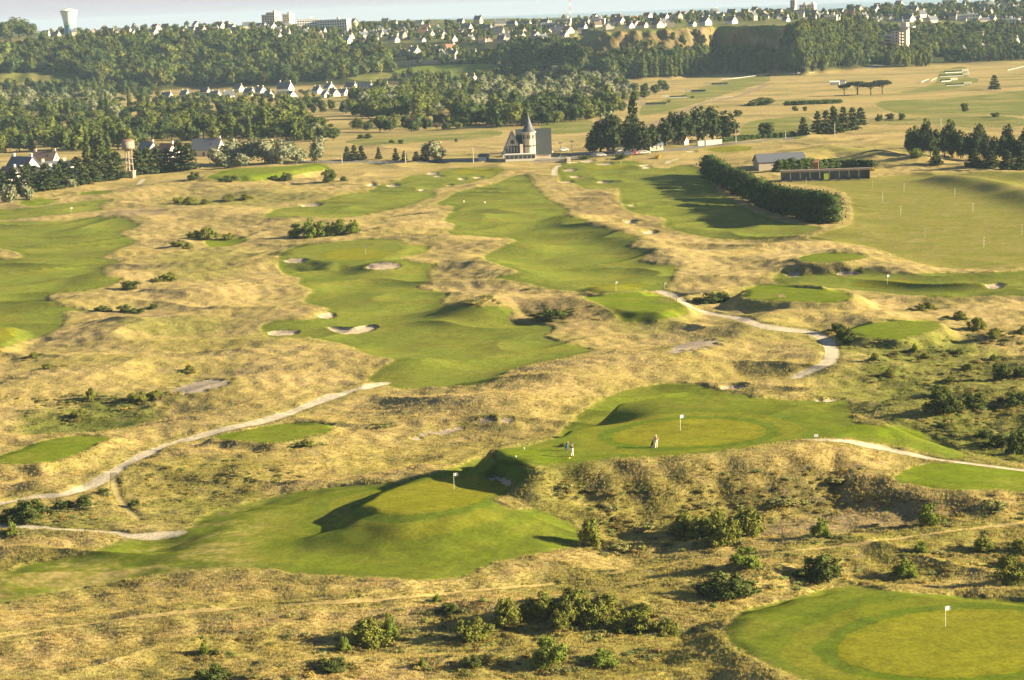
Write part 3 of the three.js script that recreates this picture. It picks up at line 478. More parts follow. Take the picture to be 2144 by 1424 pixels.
const L = { oak: leafMat(.066, .086, .022), ash: leafMat(.100, .120, .027), dark: leafMat(.044, .064, .021), silver: leafMat(.165, .178, .110), pine: leafMat(.036, .050, .018), gorse: leafMat(.135, .148, .030), lush: leafMat(.130, .170, .028), sage: leafMat(.21, .205, .075), hedge: leafMat(.038, .060, .016), dead: leafMat(.16, .125, .095), yellow: leafMat(.42, .30, .03) };
const bark = mat(.10, .075, .05, 1);
const puff = (n, R, H, y0, sx = 1) => { const o = [[0, y0 + H * 0.5, 0, R * 0.72 * sx, H * 0.46, R * 0.72]]; for (let i = 0; i < n; i++) { const a = i / n * 6.283 + rr(-.4, .4), e = rr(0.15, 0.85); const q = Math.sin(e * Math.PI) * 0.62; o.push([Math.cos(a) * R * q * sx, y0 + H * e, Math.sin(a) * R * q, R * rr(.34, .5) * sx, H * rr(.2, .3), R * rr(.34, .5)]); } return o; };
const trunkGeo = (h, r, limbs = 3, reach = 2) => { const g = [bar([0, -0.6, 0], [0.1, h, 0.05], r, 7, r * 0.55)]; for (let i = 0; i < limbs; i++) { const a = i / limbs * 6.28 + 0.5; g.push(bar([0.05, h * rr(.5, .8), 0], [Math.cos(a) * reach, h * rr(1.1, 1.45), Math.sin(a) * reach], r * 0.5, 5, r * 0.2)); } return merge(g); };
// prototypes: [crown geometry, trunk geometry, material]; each about 10 m tall and broad as drawn
const proto = {
  round: [0, 1, 2].map(i => [crownGeo(puff(8, 4.4, 9.4, 0.3), 680, 0.52), trunkGeo(3.6, 0.28), L.oak]),
  avenue: [0, 1].map(i => [crownGeo(puff(7, 4.2, 7.2, 2.6), 620, 0.52), trunkGeo(4, 0.3), L.oak]),
  cedar: [0, 1].map(i => { const l = puff(6, 3.6, 8.6, 1.0); for (let k = 0; k < 16; k++) { const e = rr(.1, 1), a = rr(0, 6.28), R = lerp(4.6, 1.2, e) * rr(.7, 1.05); l.push([Math.cos(a) * R * .8, 1 + 8.4 * e, Math.sin(a) * R * .8, R * .38, .7, R * .38]); } return [crownGeo(l, 1100, 0.4, 0.66, 0.9), trunkGeo(5, 0.35, 3), L.pine]; }),
  light: [0, 1].map(i => [crownGeo(puff(7, 4.0, 9.4, 0.3), 680, 0.5), trunkGeo(3.6, 0.26), L.ash]),
  dark: [0, 1].map(i => [crownGeo(puff(8, 4.6, 9.2, 0.2), 680, 0.52), trunkGeo(3.2, 0.3), L.dark]),
  silver: [0, 1].map(i => [crownGeo(puff(8, 4.3, 9.4, 0.4), 760, 0.46), trunkGeo(3.2, 0.25), L.silver]),
  poplar: [0, 1].map(i => [crownGeo(Array.from({ length: 6 }, (_, k) => [rr(-.3, .3), 1.6 + k * 1.45, rr(-.3, .3), 1.5 - 0.14 * k, 1.3, 1.5 - 0.14 * k]), 560, 0.42), trunkGeo(4, 0.22, 0), L.oak]),
  // maritime pine: tufted whorls, gaps between them
  pine: [0, 1, 2].map(i => { const l = []; for (let k = 0; k < 6; k++) { const y = 1.1 + k * 1.5, R = (3.0 - 0.36 * k) * rr(.85, 1.1), m = 4; for (let q = 0; q < m; q++) { const a = q / m * 6.28 + k * 0.8 + rr(-.3, .3); l.push([Math.cos(a) * R * 0.55, y + rr(-.3, .3), Math.sin(a) * R * 0.55, R * 0.5, 0.75, R * 0.5]); } } l.push([0, 9.6, 0, .8, .9, .8]); return [crownGeo(l, 900, 0.4, 0.6, 0.9), trunkGeo(8.5, 0.24, 0), L.pine]; }),
  umbrella: [0, 1].map(i => { const l = [[0, 7.6, 0, 3.4, 1.9, 3.4]]; for (let k = 0; k < 9; k++) { const a = k / 9 * 6.28 + rr(-.3, .3), q = rr(1.8, 3.4); l.push([Math.cos(a) * q, 7.4 - 0.45 * q + rr(0, 2.2), Math.sin(a) * q, rr(1.2, 1.9), rr(.9, 1.3), rr(1.2, 1.9)]); } return [crownGeo(l, 900, 0.42, 0.62, 0.9), trunkGeo(6.2, 0.32, 4, 2.4), L.pine]; }),
  dead: [[crownGeo(puff(5, 2.6, 6, 2), 200, 0.4, 0), trunkGeo(6, 0.2, 5, 1.6), L.dead]],
};
const bushy = (R, H) => { const o = puff(5, R * .85, H * .9, -.1); for (let i = 0; i < 16; i++) { const a = rr(0, 6.28), e = rr(.1, 1), q = R * rr(.3, 1.0) * Math.sqrt(1.05 - e * e * .9), s = rr(.14, .3); o.push([Math.cos(a) * q, H * e, Math.sin(a) * q, R * s, H * s * .8, R * s]); } return o; };
// shrubs about 2 m tall, 4 m across
const shrubProto = {
  thorn: [0, 1, 2].map(i => [crownGeo(bushy(2.0, 2.1), 3600, 0.095, 0.55, 0.95), trunkGeo(0.9, 0.07, 4, 0.7), L.gorse]),
  lush: [0, 1].map(i => [crownGeo(bushy(2.0, 2.3), 3300, 0.095, 0.55, 0.95), trunkGeo(0.9, 0.07, 4, 0.7), L.lush]),
  dark: [0, 1].map(i => [crownGeo(bushy(2.1, 2.0), 3600, 0.095, 0.6, 0.9), trunkGeo(0.8, 0.07, 4, 0.7), L.oak]),
  sage: [0, 1].map(i => [crownGeo(bushy(2.2, 1.2), 1400, 0.13, 0.5, 1), trunkGeo(0.5, 0.05, 4, 0.8), L.sage]),
  silver: [0, 1].map(i => [crownGeo(puff(7, 2.0, 2.6, 0), 800, 0.24, 0.7), trunkGeo(1, 0.08, 3, 0.7), L.silver]),
  yellow: [[crownGeo(puff(5, 2.0, 1.8, 0), 500, 0.22, 0.6), trunkGeo(0.6, 0.06, 3, 0.6), L.yellow]],
};
function plant(name, label, category, set, kind, x, y, z, turn, sx, sy, group) {
  const v = set[kind], q = v[(rnd() * v.length) | 0], g = thing(name, label, category, [x, y, z], turn, group);
  g.scale.set(sx, sy, sx);
  obj(name.includes('tree') || name.includes('pine') || name.includes('poplar') ? 'trunk' : 'stems', q[1], bark, g);
  obj(name.includes('tree') || name.includes('pine') || name.includes('poplar') ? 'crown' : 'foliage', q[0], q[2], g);
  return g;
}
// px, py of the foot, width and height in photo pixels
const shrubSpots = [];
const shrub = (px, py, w, h, kind, label, group) => { const o = G(px, py), m = metresPerPx(o.d); const s = w * m / 4.0; if (o.d < 480) shrubSpots.push([o.x, o.z, s * 2]); return plant('shrub', label, 'shrub', shrubProto, kind, o.x, o.y - 0.1, o.z, rr(0, 6.28), s, Math.max(h * m * 0.95 / 2.25, s * 0.45), group); };
const tree = (px, py, w, h, kind, name, label, group) => { const o = G(px, py), m = metresPerPx(o.d), W = { round: 9, light: 8.4, dark: 9.8, silver: 9, poplar: 3.6, pine: 6, umbrella: 9, avenue: 9, cedar: 8.4, dead: 6 }[kind]; return plant(name, label, 'tree', proto, kind, o.x, o.y - 0.1, o.z, rr(0, 6.28), w * m / W, h * m / 10, group); };
// in a set of look-alikes the clearly biggest and smallest say so; the rest share the set's label
function ranked(label, list, size, most, least) {
  const s = list.map(size).sort((a, b) => b - a), n = s.length;
  if (n < 2) return list.map(() => label);
  return list.map(q => { const v = size(q); if (v === s[0] && s[0] > s[1] * 1.07) return (n === 2 ? most[0] : most[1]) + ' ' + label; if (v === s[n - 1] && s[n - 1] < s[n - 2] * 0.93) return (n === 2 ? least[0] : least[1]) + ' ' + label; return label; });
}
const nth = ['first', 'second', 'third', 'fourth', 'fifth', 'sixth', 'seventh', 'eighth', 'ninth', 'tenth', 'eleventh', 'twelfth', 'thirteenth', 'fourteenth', 'fifteenth', 'sixteenth', 'seventeenth', 'eighteenth', 'nineteenth', 'twentieth', ...['first', 'second', 'third', 'fourth', 'fifth', 'sixth', 'seventh', 'eighth', 'ninth'].map(w => 'twenty-' + w)];
// trees in a line, counted from something one can find
const row = (kind, name, list, say, group) => list.forEach(([px, py, w, h], i) => tree(px, py, w * (kind === 'pine' ? 1.35 : 1), h * (kind === 'pine' ? 1.1 : 1), kind, name, say(nth[i]), group));
const S = (kind, label, list, group) => { const l = ranked(label, list, q => q[2] * q[3], ['larger', 'largest'], ['smaller', 'smallest']); list.forEach(([px, py, w, h], i) => shrub(px, py, w, h, kind, l[i], list.length > 1 ? group || label : null)); };
S('thorn', 'thorn bush in the straw slope below the apron, casting a long shadow', [[770, 1352, 105, 62], [990, 1340, 95, 56]]);
S('lush', 'pale young sapling standing beside a thorn bush', [[818, 1335, 42, 55], [722, 1362, 38, 32]]);
S('thorn', 'bush in the tangled thicket between the footpath and the wide green', [[1062, 1312, 80, 66], [1140, 1292, 85, 56], [1195, 1298, 80, 62], [1172, 1318, 60, 44], [1240, 1305, 85, 60], [1300, 1318, 75, 46], [1345, 1324, 70, 46], [1395, 1326, 70, 32], [1110, 1290, 70, 40], [1270, 1275, 70, 36], [1200, 1258, 70, 30], [1345, 1285, 60, 26]]);
S('lush', 'bright bush on its own in the straw below the thicket', [[1150, 1398, 88, 64], [1265, 1392, 88, 34]]);
S('dark', 'low rounded bush in the straw near the bottom thicket', [[990, 1396, 56, 28], [700, 1404, 84, 30], [450, 1428, 95, 40], [940, 1283, 50, 24]]);
S('lush', 'tiny seedling tree poking out of the straw', [[428, 1372, 30, 28], [455, 1372, 20, 16], [885, 1398, 20, 26], [915, 1260, 26, 18]]);
S('thorn', 'upright bush at the corner of the apron below the ridge', [[1236, 1142, 62, 62]]);
S('thorn', 'large bush in the cluster on the slope below the two golfers', [[1432, 1122, 70, 54], [1470, 1132, 80, 56], [1515, 1136, 85, 60], [1562, 1124, 90, 64], [1500, 1110, 70, 44]]);
S('dark', 'broad dark bush above the wide green', [[1530, 1250, 145, 60], [1712, 1212, 112, 60]]);
S('lush', 'medium bush between the broad dark bushes', [[1562, 1190, 84, 44], [1900, 1207, 62, 38], [1945, 1102, 68, 46], [1722, 1122, 48, 40], [1930, 1158, 36, 24]]);
S('thorn', 'shadowed bush beside the trodden track near the wide green', [[2060, 1152, 60, 30], [2125, 1228, 90, 60], [2110, 1190, 60, 30], [2140, 1160, 70, 36]]);
S('sage', 'low grey-green scrub bush on the slope below the ridge', [[1640, 1050, 90, 22], [1300, 1150, 60, 24], [1480, 1060, 50, 18], [1350, 1105, 60, 20], [2080, 1060, 80, 24], [1280, 1065, 46, 16], [1180, 1020, 40, 18], [1750, 1005, 60, 14]]);
S('dark', 'dark bush in the scrubland beyond the end of the ridge', [[1985, 862, 90, 44], [2040, 850, 80, 30], [2090, 935, 60, 30], [2130, 952, 60, 56], [2120, 850, 70, 36], [1968, 830, 60, 26], [2095, 792, 56, 34], [2140, 790, 40, 26], [1975, 895, 30, 12], [2060, 915, 46, 18]]);
S('thorn', 'small scrub bush scattered beside the tee with the turf wall', [[1915, 738, 20, 20], [1832, 757, 26, 20], [1862, 787, 24, 18], [1938, 754, 34, 16], [2012, 668, 36, 20], [2048, 692, 46, 30], [2082, 707, 38, 22], [2140, 700, 30, 20], [1945, 648, 34, 18], [1928, 650, 24, 16], [2010, 742, 30, 14], [1875, 745, 18, 12], [2030, 775, 34, 16], [1990, 800, 34, 14], [2080, 755, 30, 14]]);
S('dark', 'rounded dark bush inside the sharp bend of the gravel path', [[1771, 718, 44, 40], [1751, 694, 32, 20]]); S('dark', 'low dome of bush between the path and the two-level tee', [[1490, 634, 82, 26]]);
S('dark', 'flat dark bush on the brown dune below the central green', [[1160, 667, 86, 24]]); S('sage', 'small bush along the crest of the brown dune', [[1000, 630, 40, 10], [1020, 622, 30, 9], [1112, 606, 28, 9], [985, 634, 30, 8]]);
S('dark', 'round dark bush at the scalloped edge of the fairway', [[270, 604, 50, 18]]); S('thorn', 'wind-bent bush in the straw dunes', [[350, 587, 48, 18], [330, 590, 30, 10], [435, 502, 60, 28], [405, 499, 40, 18], [478, 502, 34, 16], [370, 515, 40, 14], [395, 520, 24, 12]]);
S('dark', 'low bush in the shaded dune hollow', [[215, 652, 40, 14], [262, 654, 34, 18], [285, 655, 46, 12], [320, 646, 24, 12]]); S('thorn', 'little bush on the open straw slope', [[396, 776, 20, 14], [100, 772, 34, 12], [70, 748, 24, 12], [640, 936, 34, 18], [805, 892, 24, 8], [1180, 935, 20, 10]]);
S('thorn', 'bush in the dark green hollow below the sandy scrape', [[190, 838, 28, 28], [290, 838, 60, 20], [165, 870, 40, 14], [325, 830, 40, 14], [145, 845, 20, 8]]);
S('dark', 'tangled bush between the two gravel paths', [[65, 1088, 90, 48], [20, 1092, 60, 34], [178, 1060, 48, 26], [215, 1034, 28, 14], [130, 1065, 50, 20], [280, 1060, 28, 18]]); S('lush', 'small sapling standing over the sandy path', [[24, 1122, 26, 30]]);
S('lush', 'bushy tree in the dark clump between two fairways', [[622, 497, 46, 28], [650, 497, 44, 40], [672, 496, 34, 30], [692, 493, 38, 28], [714, 491, 44, 30], [740, 488, 32, 28]]);
S('dark', 'dark bush at the foot of the raised green bank', [[690, 380, 40, 28], [600, 379, 30, 20], [720, 379, 16, 12], [478, 381, 46, 16], [405, 377, 30, 20], [575, 378, 20, 12]]);
S('thorn', 'low gorse clump on the straw below the green bank', [[375, 425, 34, 14], [400, 428, 40, 18], [430, 428, 30, 12], [480, 420, 40, 12], [515, 418, 34, 12]]);
S('silver', 'silvery bush at the end of the pine row', [[20, 424, 40, 34], [57, 418, 30, 28], [150, 392, 24, 16]]); S('yellow', 'yellow flowering gorse bush by the car park', [[1378, 331, 18, 9], [1318, 330, 14, 5]]); S('yellow', 'yellow bush at the end of the bay shelter', [[1828, 358, 12, 8]]);
S('dark', 'dark mound of heath bush by the stone wall', [[1225, 333, 34, 9], [1300, 332, 40, 7]]);
S('dark', 'round bush on the straw flat beyond the road', [[755, 290, 18, 10], [770, 290, 20, 12], [820, 299, 12, 8], [840, 301, 16, 10], [693, 266, 16, 8], [955, 297, 9, 8], [1545, 243, 26, 14]]);
S('dark', 'low bush on the racecourse flat', [[1600, 219, 60, 16], [1575, 222, 30, 12], [1840, 254, 18, 17], [1865, 250, 22, 14], [1888, 250, 20, 14], [1665, 232, 14, 12], [1686, 232, 12, 10], [1745, 232, 14, 12], [2085, 244, 24, 9], [1450, 205, 10, 5], [1400, 214, 9, 5]]);
// single trees and groves
const T = (kind, name, label, list, group) => { const l = ranked(label, list, q => q[3], ['taller', 'tallest'], ['shorter', 'shortest']); list.forEach(([px, py, w, h], i) => tree(px, py, w, h, kind, name, l[i], list.length > 1 ? group || label : null)); };
T('cedar', 'pine_tree', 'tall dark pine behind the parked cars', [[1258, 322, 70, 72], [1285, 322, 74, 88], [1318, 320, 56, 80], [1343, 321, 60, 70], [1240, 322, 40, 50], [1365, 316, 46, 60]]);
T('pine', 'pine_tree', 'tallest pine rising above the car park grove', [[1327, 312, 44, 112]]); T('silver', 'silver_tree', 'silver-leaved tree top among the car park pines', [[1272, 320, 70, 84]]);
T('cedar', 'pine_tree', 'broad dark pine behind the white wall', [[1395, 305, 60, 62], [1430, 303, 70, 74], [1462, 298, 74, 80], [1492, 296, 70, 78], [1522, 294, 60, 66], [1410, 300, 50, 70]]);
T('pine', 'pine_tree', 'pine in the small grove beside the telegraph pole', [[1682, 282, 28, 36], [1712, 280, 34, 46], [1730, 280, 34, 48], [1748, 279, 36, 50], [1766, 277, 38, 52], [1785, 272, 36, 46], [1802, 262, 36, 36], [1745, 270, 30, 44]]);
T('round', 'round_tree', 'rounded lone tree on the straw beyond the white wall', [[1605, 284, 44, 30]]);
row('cedar', 'pine_tree', [[1905, 322, 30, 58], [1918, 325, 34, 66], [1932, 326, 36, 60], [1948, 327, 38, 56], [1962, 328, 36, 62], [1978, 329, 36, 66], [1994, 330, 40, 60], [2012, 332, 40, 64], [2030, 334, 40, 60], [2048, 335, 38, 66], [2066, 337, 40, 60], [2084, 338, 38, 56], [2102, 340, 40, 62], [2120, 341, 42, 58], [2138, 342, 44, 60], [2158, 344, 44, 60]], n => `${n} pine of the dark range-bank grove counted from the yellow-green bush`, 'main rank of the range-bank grove');
row('cedar', 'pine_tree', [[1940, 310, 36, 66], [1990, 312, 40, 66], [2050, 314, 40, 60], [2110, 318, 40, 62], [2150, 320, 40, 60]], n => `${n} pine in the rear rank of the dark grove above the range bank`, 'rear rank of the range-bank grove');
row('pine', 'pine_tree', [[1960, 345, 26, 28], [2040, 350, 34, 34], [2075, 352, 34, 34], [2110, 354, 34, 36], [2140, 356, 34, 36]], n => `${n} short young pine along the range-bank side of the dark grove`, 'young pines of the range-bank grove');
S('lush', 'yellow-green round bush at the edge of the dark grove', [[1918, 330, 40, 18]]);
T('umbrella', 'pine_tree', 'flat-topped pine on the racecourse by the straw hedge', [[1768, 200, 30, 25], [1796, 199, 54, 30], [1824, 199, 50, 29], [1848, 197, 46, 31]]);
T('pine', 'pine_tree', 'lone pine by the racecourse wing rails', [[2082, 188, 28, 30]]); T('round', 'round_tree', 'lone round tree on the far fairways', [[2020, 234, 19, 20]]);
T('pine', 'pine_tree', 'small dark pine on the straw verge of the road', [[727, 337, 24, 30], [742, 336, 24, 32], [757, 335, 24, 30], [793, 333, 16, 24], [829, 336, 18, 26], [847, 336, 18, 20], [872, 337, 22, 20], [888, 337, 22, 30]]);
T('silver', 'silver_tree', 'rounded silver-grey tree by the road', [[910, 338, 54, 48]]); T('silver', 'silver_tree', 'slim pale silver tree standing apart at the road end', [[663, 340, 42, 58]]);
T('silver', 'silver_tree', 'silvery tree in the grove behind the raised green bank', [[455, 348, 50, 40], [485, 345, 60, 54], [520, 342, 64, 56], [555, 342, 64, 58], [590, 344, 60, 56], [620, 345, 50, 44], [470, 352, 40, 30], [505, 350, 44, 30]]);
row('pine', 'pine_tree', [[246, 374, 42, 50], [226, 378, 42, 50], [206, 380, 42, 54], [186, 384, 42, 50], [165, 388, 44, 54], [142, 392, 42, 48], [120, 395, 42, 46], [98, 398, 42, 50], [75, 398, 40, 46], [52, 402, 40, 48], [30, 400, 40, 44], [8, 404, 44, 42]], n => `${n} pine from the old tank tower in the row towards the silvery bushes`, 'pine row before the whitewashed houses');
row('pine', 'pine_tree', [[290, 366, 40, 48], [310, 364, 40, 50], [330, 362, 40, 46], [352, 360, 40, 44], [375, 358, 44, 56], [395, 356, 42, 50]], n => `${n} pine from the old tank tower in the row towards the silvery grove`, 'pine row beside the silvery grove');
T('pine', 'pine_tree', 'pine standing just behind the pine row of the whitewashed houses', [[60, 385, 40, 44], [130, 378, 40, 44], [300, 358, 40, 42]]);
T('poplar', 'poplar_tree', 'dark columnar tree beside the old tank tower', [[182, 336, 22, 62], [198, 336, 22, 62], [215, 338, 20, 60], [228, 334, 20, 60]]);
// woods on the flat: every tree a tree of its own
function scatter(poly, n, minPx) {
  const out = [], x0 = Math.min(...poly.map(p => p[0])), x1 = Math.max(...poly.map(p => p[0])), y0 = Math.min(...poly.map(p => p[1])), y1 = Math.max(...poly.map(p => p[1])), W = poly.map(([x, z]) => ({ x, z }));
  for (let k = 0; k < n * 60 && out.length < n; k++) { const x = rr(x0, x1), y = rr(y0, y1); if (sdf(x, y, W) < 0) continue; if (out.some(o => ((o[0] - x) / minPx) ** 2 + ((o[1] - y) / (minPx * 0.45)) ** 2 < 1)) continue; out.push([x, y]); }
  return out.sort((a, b) => a[1] - b[1]);
}
const kinds = { round: ['round_tree', 'mid-green broadleaf tree'], light: ['light_tree', 'yellow-green broadleaf tree'], dark: ['dark_tree', 'dark broadleaf tree'], silver: ['silver_tree', 'silvery poplar tree'], poplar: ['poplar_tree', 'slender poplar tree'], umbrella: ['pine_tree', 'dark flat-topped pine'], dead: ['bare_tree', 'bare grey dead tree'] };
function wood(poly, n, minPx, mixKinds, size, where, group) {
  for (const [x, y] of scatter(poly, n, minPx)) { let r = rnd(), k = 'round'; for (const [q, p] of mixKinds) { if (r < p) { k = q; break; } r -= p; } const s = size * rr(0.75, 1.3), o = G(x, y), m = 0.26 / Math.max(0.2, metresPerPx(o.d)); tree(x, y, s * m * (k === 'poplar' ? 0.5 : 1.05), s * m * rr(0.8, 1.1) * (k === 'poplar' ? 1.7 : 1), k, kinds[k][0], `${kinds[k][1]} ${where}`, group); }
}
wood([[-30, 330], [-30, 222], [120, 215], [330, 225], [480, 232], [600, 244], [672, 280], [655, 296], [560, 300], [470, 296], [400, 300], [330, 304], [250, 318], [160, 316], [60, 318]], 250, 17, [['light', .3], ['dark', .25], ['silver', .03], ['umbrella', .12], ['poplar', .04]], 42, 'in the large wood behind the whitewashed houses', 'trees of the large wood');
wood([[-20, 222], [40, 205], [150, 212], [240, 216], [230, 236], [120, 240], [-20, 240]], 30, 18, [['silver', .8], ['dark', .2]], 40, 'in the pale belt of the large wood', 'pale trees of the large wood');
wood([[640, 300], [700, 296], [705, 284], [670, 276], [630, 284]], 10, 14, [['dark', .6]], 26, 'at the pointed tip of the large wood', 'trees at the tip of the large wood');
wood([[712, 236], [770, 206], [830, 196], [930, 192], [1000, 200], [1020, 222], [1000, 240], [880, 246], [790, 250], [730, 246]], 80, 17, [['light', .25], ['dark', .35], ['silver', .1]], 42, 'in the wood below the far village', 'trees below the far village');
wood([[1000, 225], [1010, 180], [1080, 165], [1180, 165], [1280, 175], [1330, 195], [1300, 212], [1200, 222], [1100, 228]], 90, 15, [['silver', .62], ['dark', .2], ['light', .05]], 40, 'in the grey wood beyond the clubhouse', 'trees of the grey wood');
wood([[960, 260], [1010, 244], [1100, 240], [1200, 236], [1290, 222], [1300, 235], [1240, 252], [1150, 262], [1040, 268]], 60, 14, [['dark', .6], ['light', .2]], 44, 'in the dark edge of wood behind the clubhouse', 'trees behind the clubhouse');
wood([[1250, 190], [1330, 180], [1410, 184], [1340, 212], [1300, 214]], 22, 14, [['dark', .5]], 24, 'at the thin edge of the grey wood by the racecourse', 'trees at the racecourse edge');
wood([[735, 270], [800, 262], [900, 262], [990, 262], [985, 272], [880, 276], [780, 278]], 22, 16, [['dark', .5], ['light', .3], ['dead', .08]], 28, 'in the bushy strip in front of the straw field', 'trees of the bushy strip');
wood([[345, 212], [440, 198], [560, 190], [640, 192], [740, 188], [820, 184], [825, 196], [740, 206], [600, 214], [450, 216]], 46, 13, [['dark', .4], ['light', .3], ['silver', .06]], 19, 'between the houses of the village', 'garden trees of the village');
T('dead', 'bare_tree', 'bare pinkish-grey dead tree in the bushy strip', [[862, 276, 34, 38], [738, 270, 20, 22]]);
wood([[330, 216], [440, 210], [560, 212], [640, 214], [700, 222], [690, 236], [600, 236], [460, 224]], 44, 15, [['dark', .4], ['light', .3]], 26, 'in the scrubby hedge line below the far village', 'trees of the scrubby hedge line');
row('poplar', 'poplar_tree', Array.from({ length: 26 }, (_, i) => [1602 - i * 10.3 + rr(-3, 3), 152.3 + i * 0.42 + rr(-1, 1), rr(11, 16), rr(34, 50)]), n => `${n} poplar from the open avenue in the racecourse row under the quarry`, 'poplar row under the quarry');
row('avenue', 'round_tree', Array.from({ length: 24 }, (_, i) => [1801 - i * 8.2 + rr(-2, 2), 141.7 + i * 0.36 + rr(-1, 1), rr(16, 22), rr(34, 46)]), n => `${n} tree from the tarmac lane in the avenue with open trunks`, 'avenue at the racecourse edge');
T('light', 'light_tree', 'leafy tree in the dense block beside the tarmac lane', Array.from({ length: 20 }, (_, i) => [1868 + (i % 10) * 8.6 + rr(-2, 2), 141 - (i > 9 ? 5 : 0) - (i % 10) * 0.3, rr(15, 20), rr(30, 40)]));
row('dark', 'dark_tree', Array.from({ length: 24 }, (_, i) => [1985 + i * 7.4 + rr(-2, 2), 131 - i * 0.25 + rr(-1, 1), rr(11, 17), rr(13, 24)]), n => `${n} tree of the suburb hedge line counted from the leafy block`, 'hedge line under the suburb');
// wooded hillsides: a mass nobody could count
function woodland(label, polys, size) {
  const picks = []; for (const [poly, n, minPx, mixKinds, s] of polys) for (const [x, y] of scatter(poly, n, minPx)) { let r = rnd(), k = 'round'; for (const [q, p] of mixKinds) { if (r < p) { k = q; break; } r -= p; } const o = G(x, y); const sc = (s || size) * rr(0.7, 1.25); picks.push([k, (rnd() * proto[k].length) | 0, o, sc]); }
  const root = new THREE.Group(); root.name = numbered('woodland'); scene.add(root); tag(root, label, 'woodland', null, 'stuff');
  const by = {}; for (const p of picks) (by[p[0] + p[1]] ||= []).push(p);
  const mt = new THREE.Matrix4(), q = new THREE.Quaternion(), up = new THREE.Vector3(0, 1, 0);
  for (const list of Object.values(by)) {
    const [cg, , m] = proto[list[0][0]][list[0][1]], im = new THREE.InstancedMesh(cg, m, list.length); im.name = 'crowns'; im.castShadow = im.receiveShadow = true; im.userData.kind = 'stuff';
    list.forEach(([, , o, sc], i) => { q.setFromAxisAngle(up, rr(0, 6.28)); mt.compose(new THREE.Vector3(o.x, o.y - 1.2 * sc / 1, o.z), q, new THREE.Vector3(sc, sc * rr(0.85, 1.15), sc)); im.setMatrixAt(i, mt); const t = rr(0.7, 1.3) * (1 + .35 * noise(o.x / 60, o.z / 60)); im.setColorAt(i, new THREE.Color().setRGB(t * rr(.9, 1.15), t, t * rr(.85, 1.15))); });
    root.add(im);
  }
}
const MIX = [['light', .22], ['dark', .38]];
woodland('dense dark woodland covering the hillside below the water tower', [
  [[[-30, 185], [-30, 108], [150, 100], [170, 95], [200, 84], [330, 84], [480, 82], [560, 84], [640, 90], [720, 100], [790, 100], [815, 120], [822, 150], [760, 158], [700, 168], [560, 178], [400, 178], [300, 180], [190, 172], [150, 152], [60, 150], [-20, 156]], 620, 9, MIX],
  [[[-30, 205], [0, 185], [60, 180], [200, 178], [330, 186], [340, 200], [200, 206], [60, 202]], 60, 14, [['dark', .5], ['light', .2]], 0.9]], 1.5);
woodland('dark wood below the quarry face and the terraced village', [
  [[[1040, 160], [1050, 112], [1080, 96], [1160, 92], [1200, 105], [1240, 125], [1330, 122], [1420, 118], [1500, 116], [1600, 112], [1640, 130], [1500, 145], [1380, 156], [1280, 166], [1150, 166]], 480, 7.5, [['dark', .62], ['light', .1]]],
  [[[822, 112], [880, 100], [960, 112], [1000, 120], [1050, 108], [1060, 134], [960, 132], [860, 136]], 50, 10, MIX, 0.9],
  [[[1270, 118], [1350, 80], [1480, 70], [1500, 110]], 26, 8, MIX, 0.6], [[[825, 166], [880, 160], [960, 168], [1040, 160], [1020, 176], [940, 190], [850, 184]], 50, 10, MIX, 0.9]], 1.05);
woodland('dark wood on the slope around the apartment tower', [
  [[[1640, 112], [1650, 62], [1720, 58], [1800, 52], [1870, 66], [1960, 62], [2060, 56], [2170, 60], [2170, 122], [2060, 122], [1960, 118], [1900, 128], [1800, 138], [1700, 144], [1640, 142]], 760, 7, MIX]], 1.0);
woodland('garden trees between the roofs of the hilltop town', [
  [[[80, 80], [200, 70], [400, 74], [560, 76], [700, 84], [820, 84], [1000, 90], [1060, 80], [1000, 52], [760, 54], [540, 56], [300, 56], [120, 60]], 260, 7, MIX, 0.8], [[[1070, 80], [1250, 58], [1480, 46], [1700, 42], [1800, 30], [1600, 26], [1300, 40], [1070, 50]], 190, 7, MIX, 0.75], [[[1700, 50], [1900, 44], [2170, 40], [2170, 10], [1950, 14], [1780, 24]], 230, 7, MIX, 0.9]], 0.8);
T('round', 'round_tree', 'big tree at the edge of the hilltop field', [[12, 82, 46, 40], [40, 80, 50, 44], [62, 80, 36, 34]]);
// hedges: one body of small leaves each
function hedge(label, px, half, hgt, size, count, lumps) {
  const line = px.map(([a, b]) => G(a, b)), lobes = []; let o = line[0];
  const c = new THREE.CatmullRomCurve3(line.map(p => new THREE.Vector3(p.x, p.y, p.z)));
  for (let i = 0; i < lumps; i++) { const t = i / (lumps - 1), p = c.getPoint(t), h = (Array.isArray(hgt) ? lerp(hgt[0], hgt[1], t) : hgt) * rr(0.9, 1.08); for (const [e, w] of [[0.2, 1], [0.5, 1.02], [0.78, 0.86]]) lobes.push([p.x - o.x + rr(-.3, .3), p.y - o.y + h * e, p.z - o.z + rr(-.3, .3), half * w * rr(.95, 1.15), h * 0.25, half * w * rr(.95, 1.15)]); }
  const g = thing('clipped_hedge', label, 'hedge', [o.x, o.y, o.z]); obj('foliage', crownGeo(lobes, count, size, 0.82, 0.6), L.hedge, g);
  const st = []; for (let i = 0; i < lumps; i += 2) { const p = c.getPoint(i / (lumps - 1)); st.push(bar([p.x - o.x, p.y - o.y - 0.3, p.z - o.z], [p.x - o.x, p.y - o.y + 1.5, p.z - o.z], 0.12)); } obj('stems', merge(st), bark, g);
}
hedge('tall clipped conifer hedge running down beside the driving range', [[1482, 366], [1530, 396], [1600, 432], [1680, 458], [1742, 468]], 4.3, [8, 9.4], 0.34, 17000, 40);
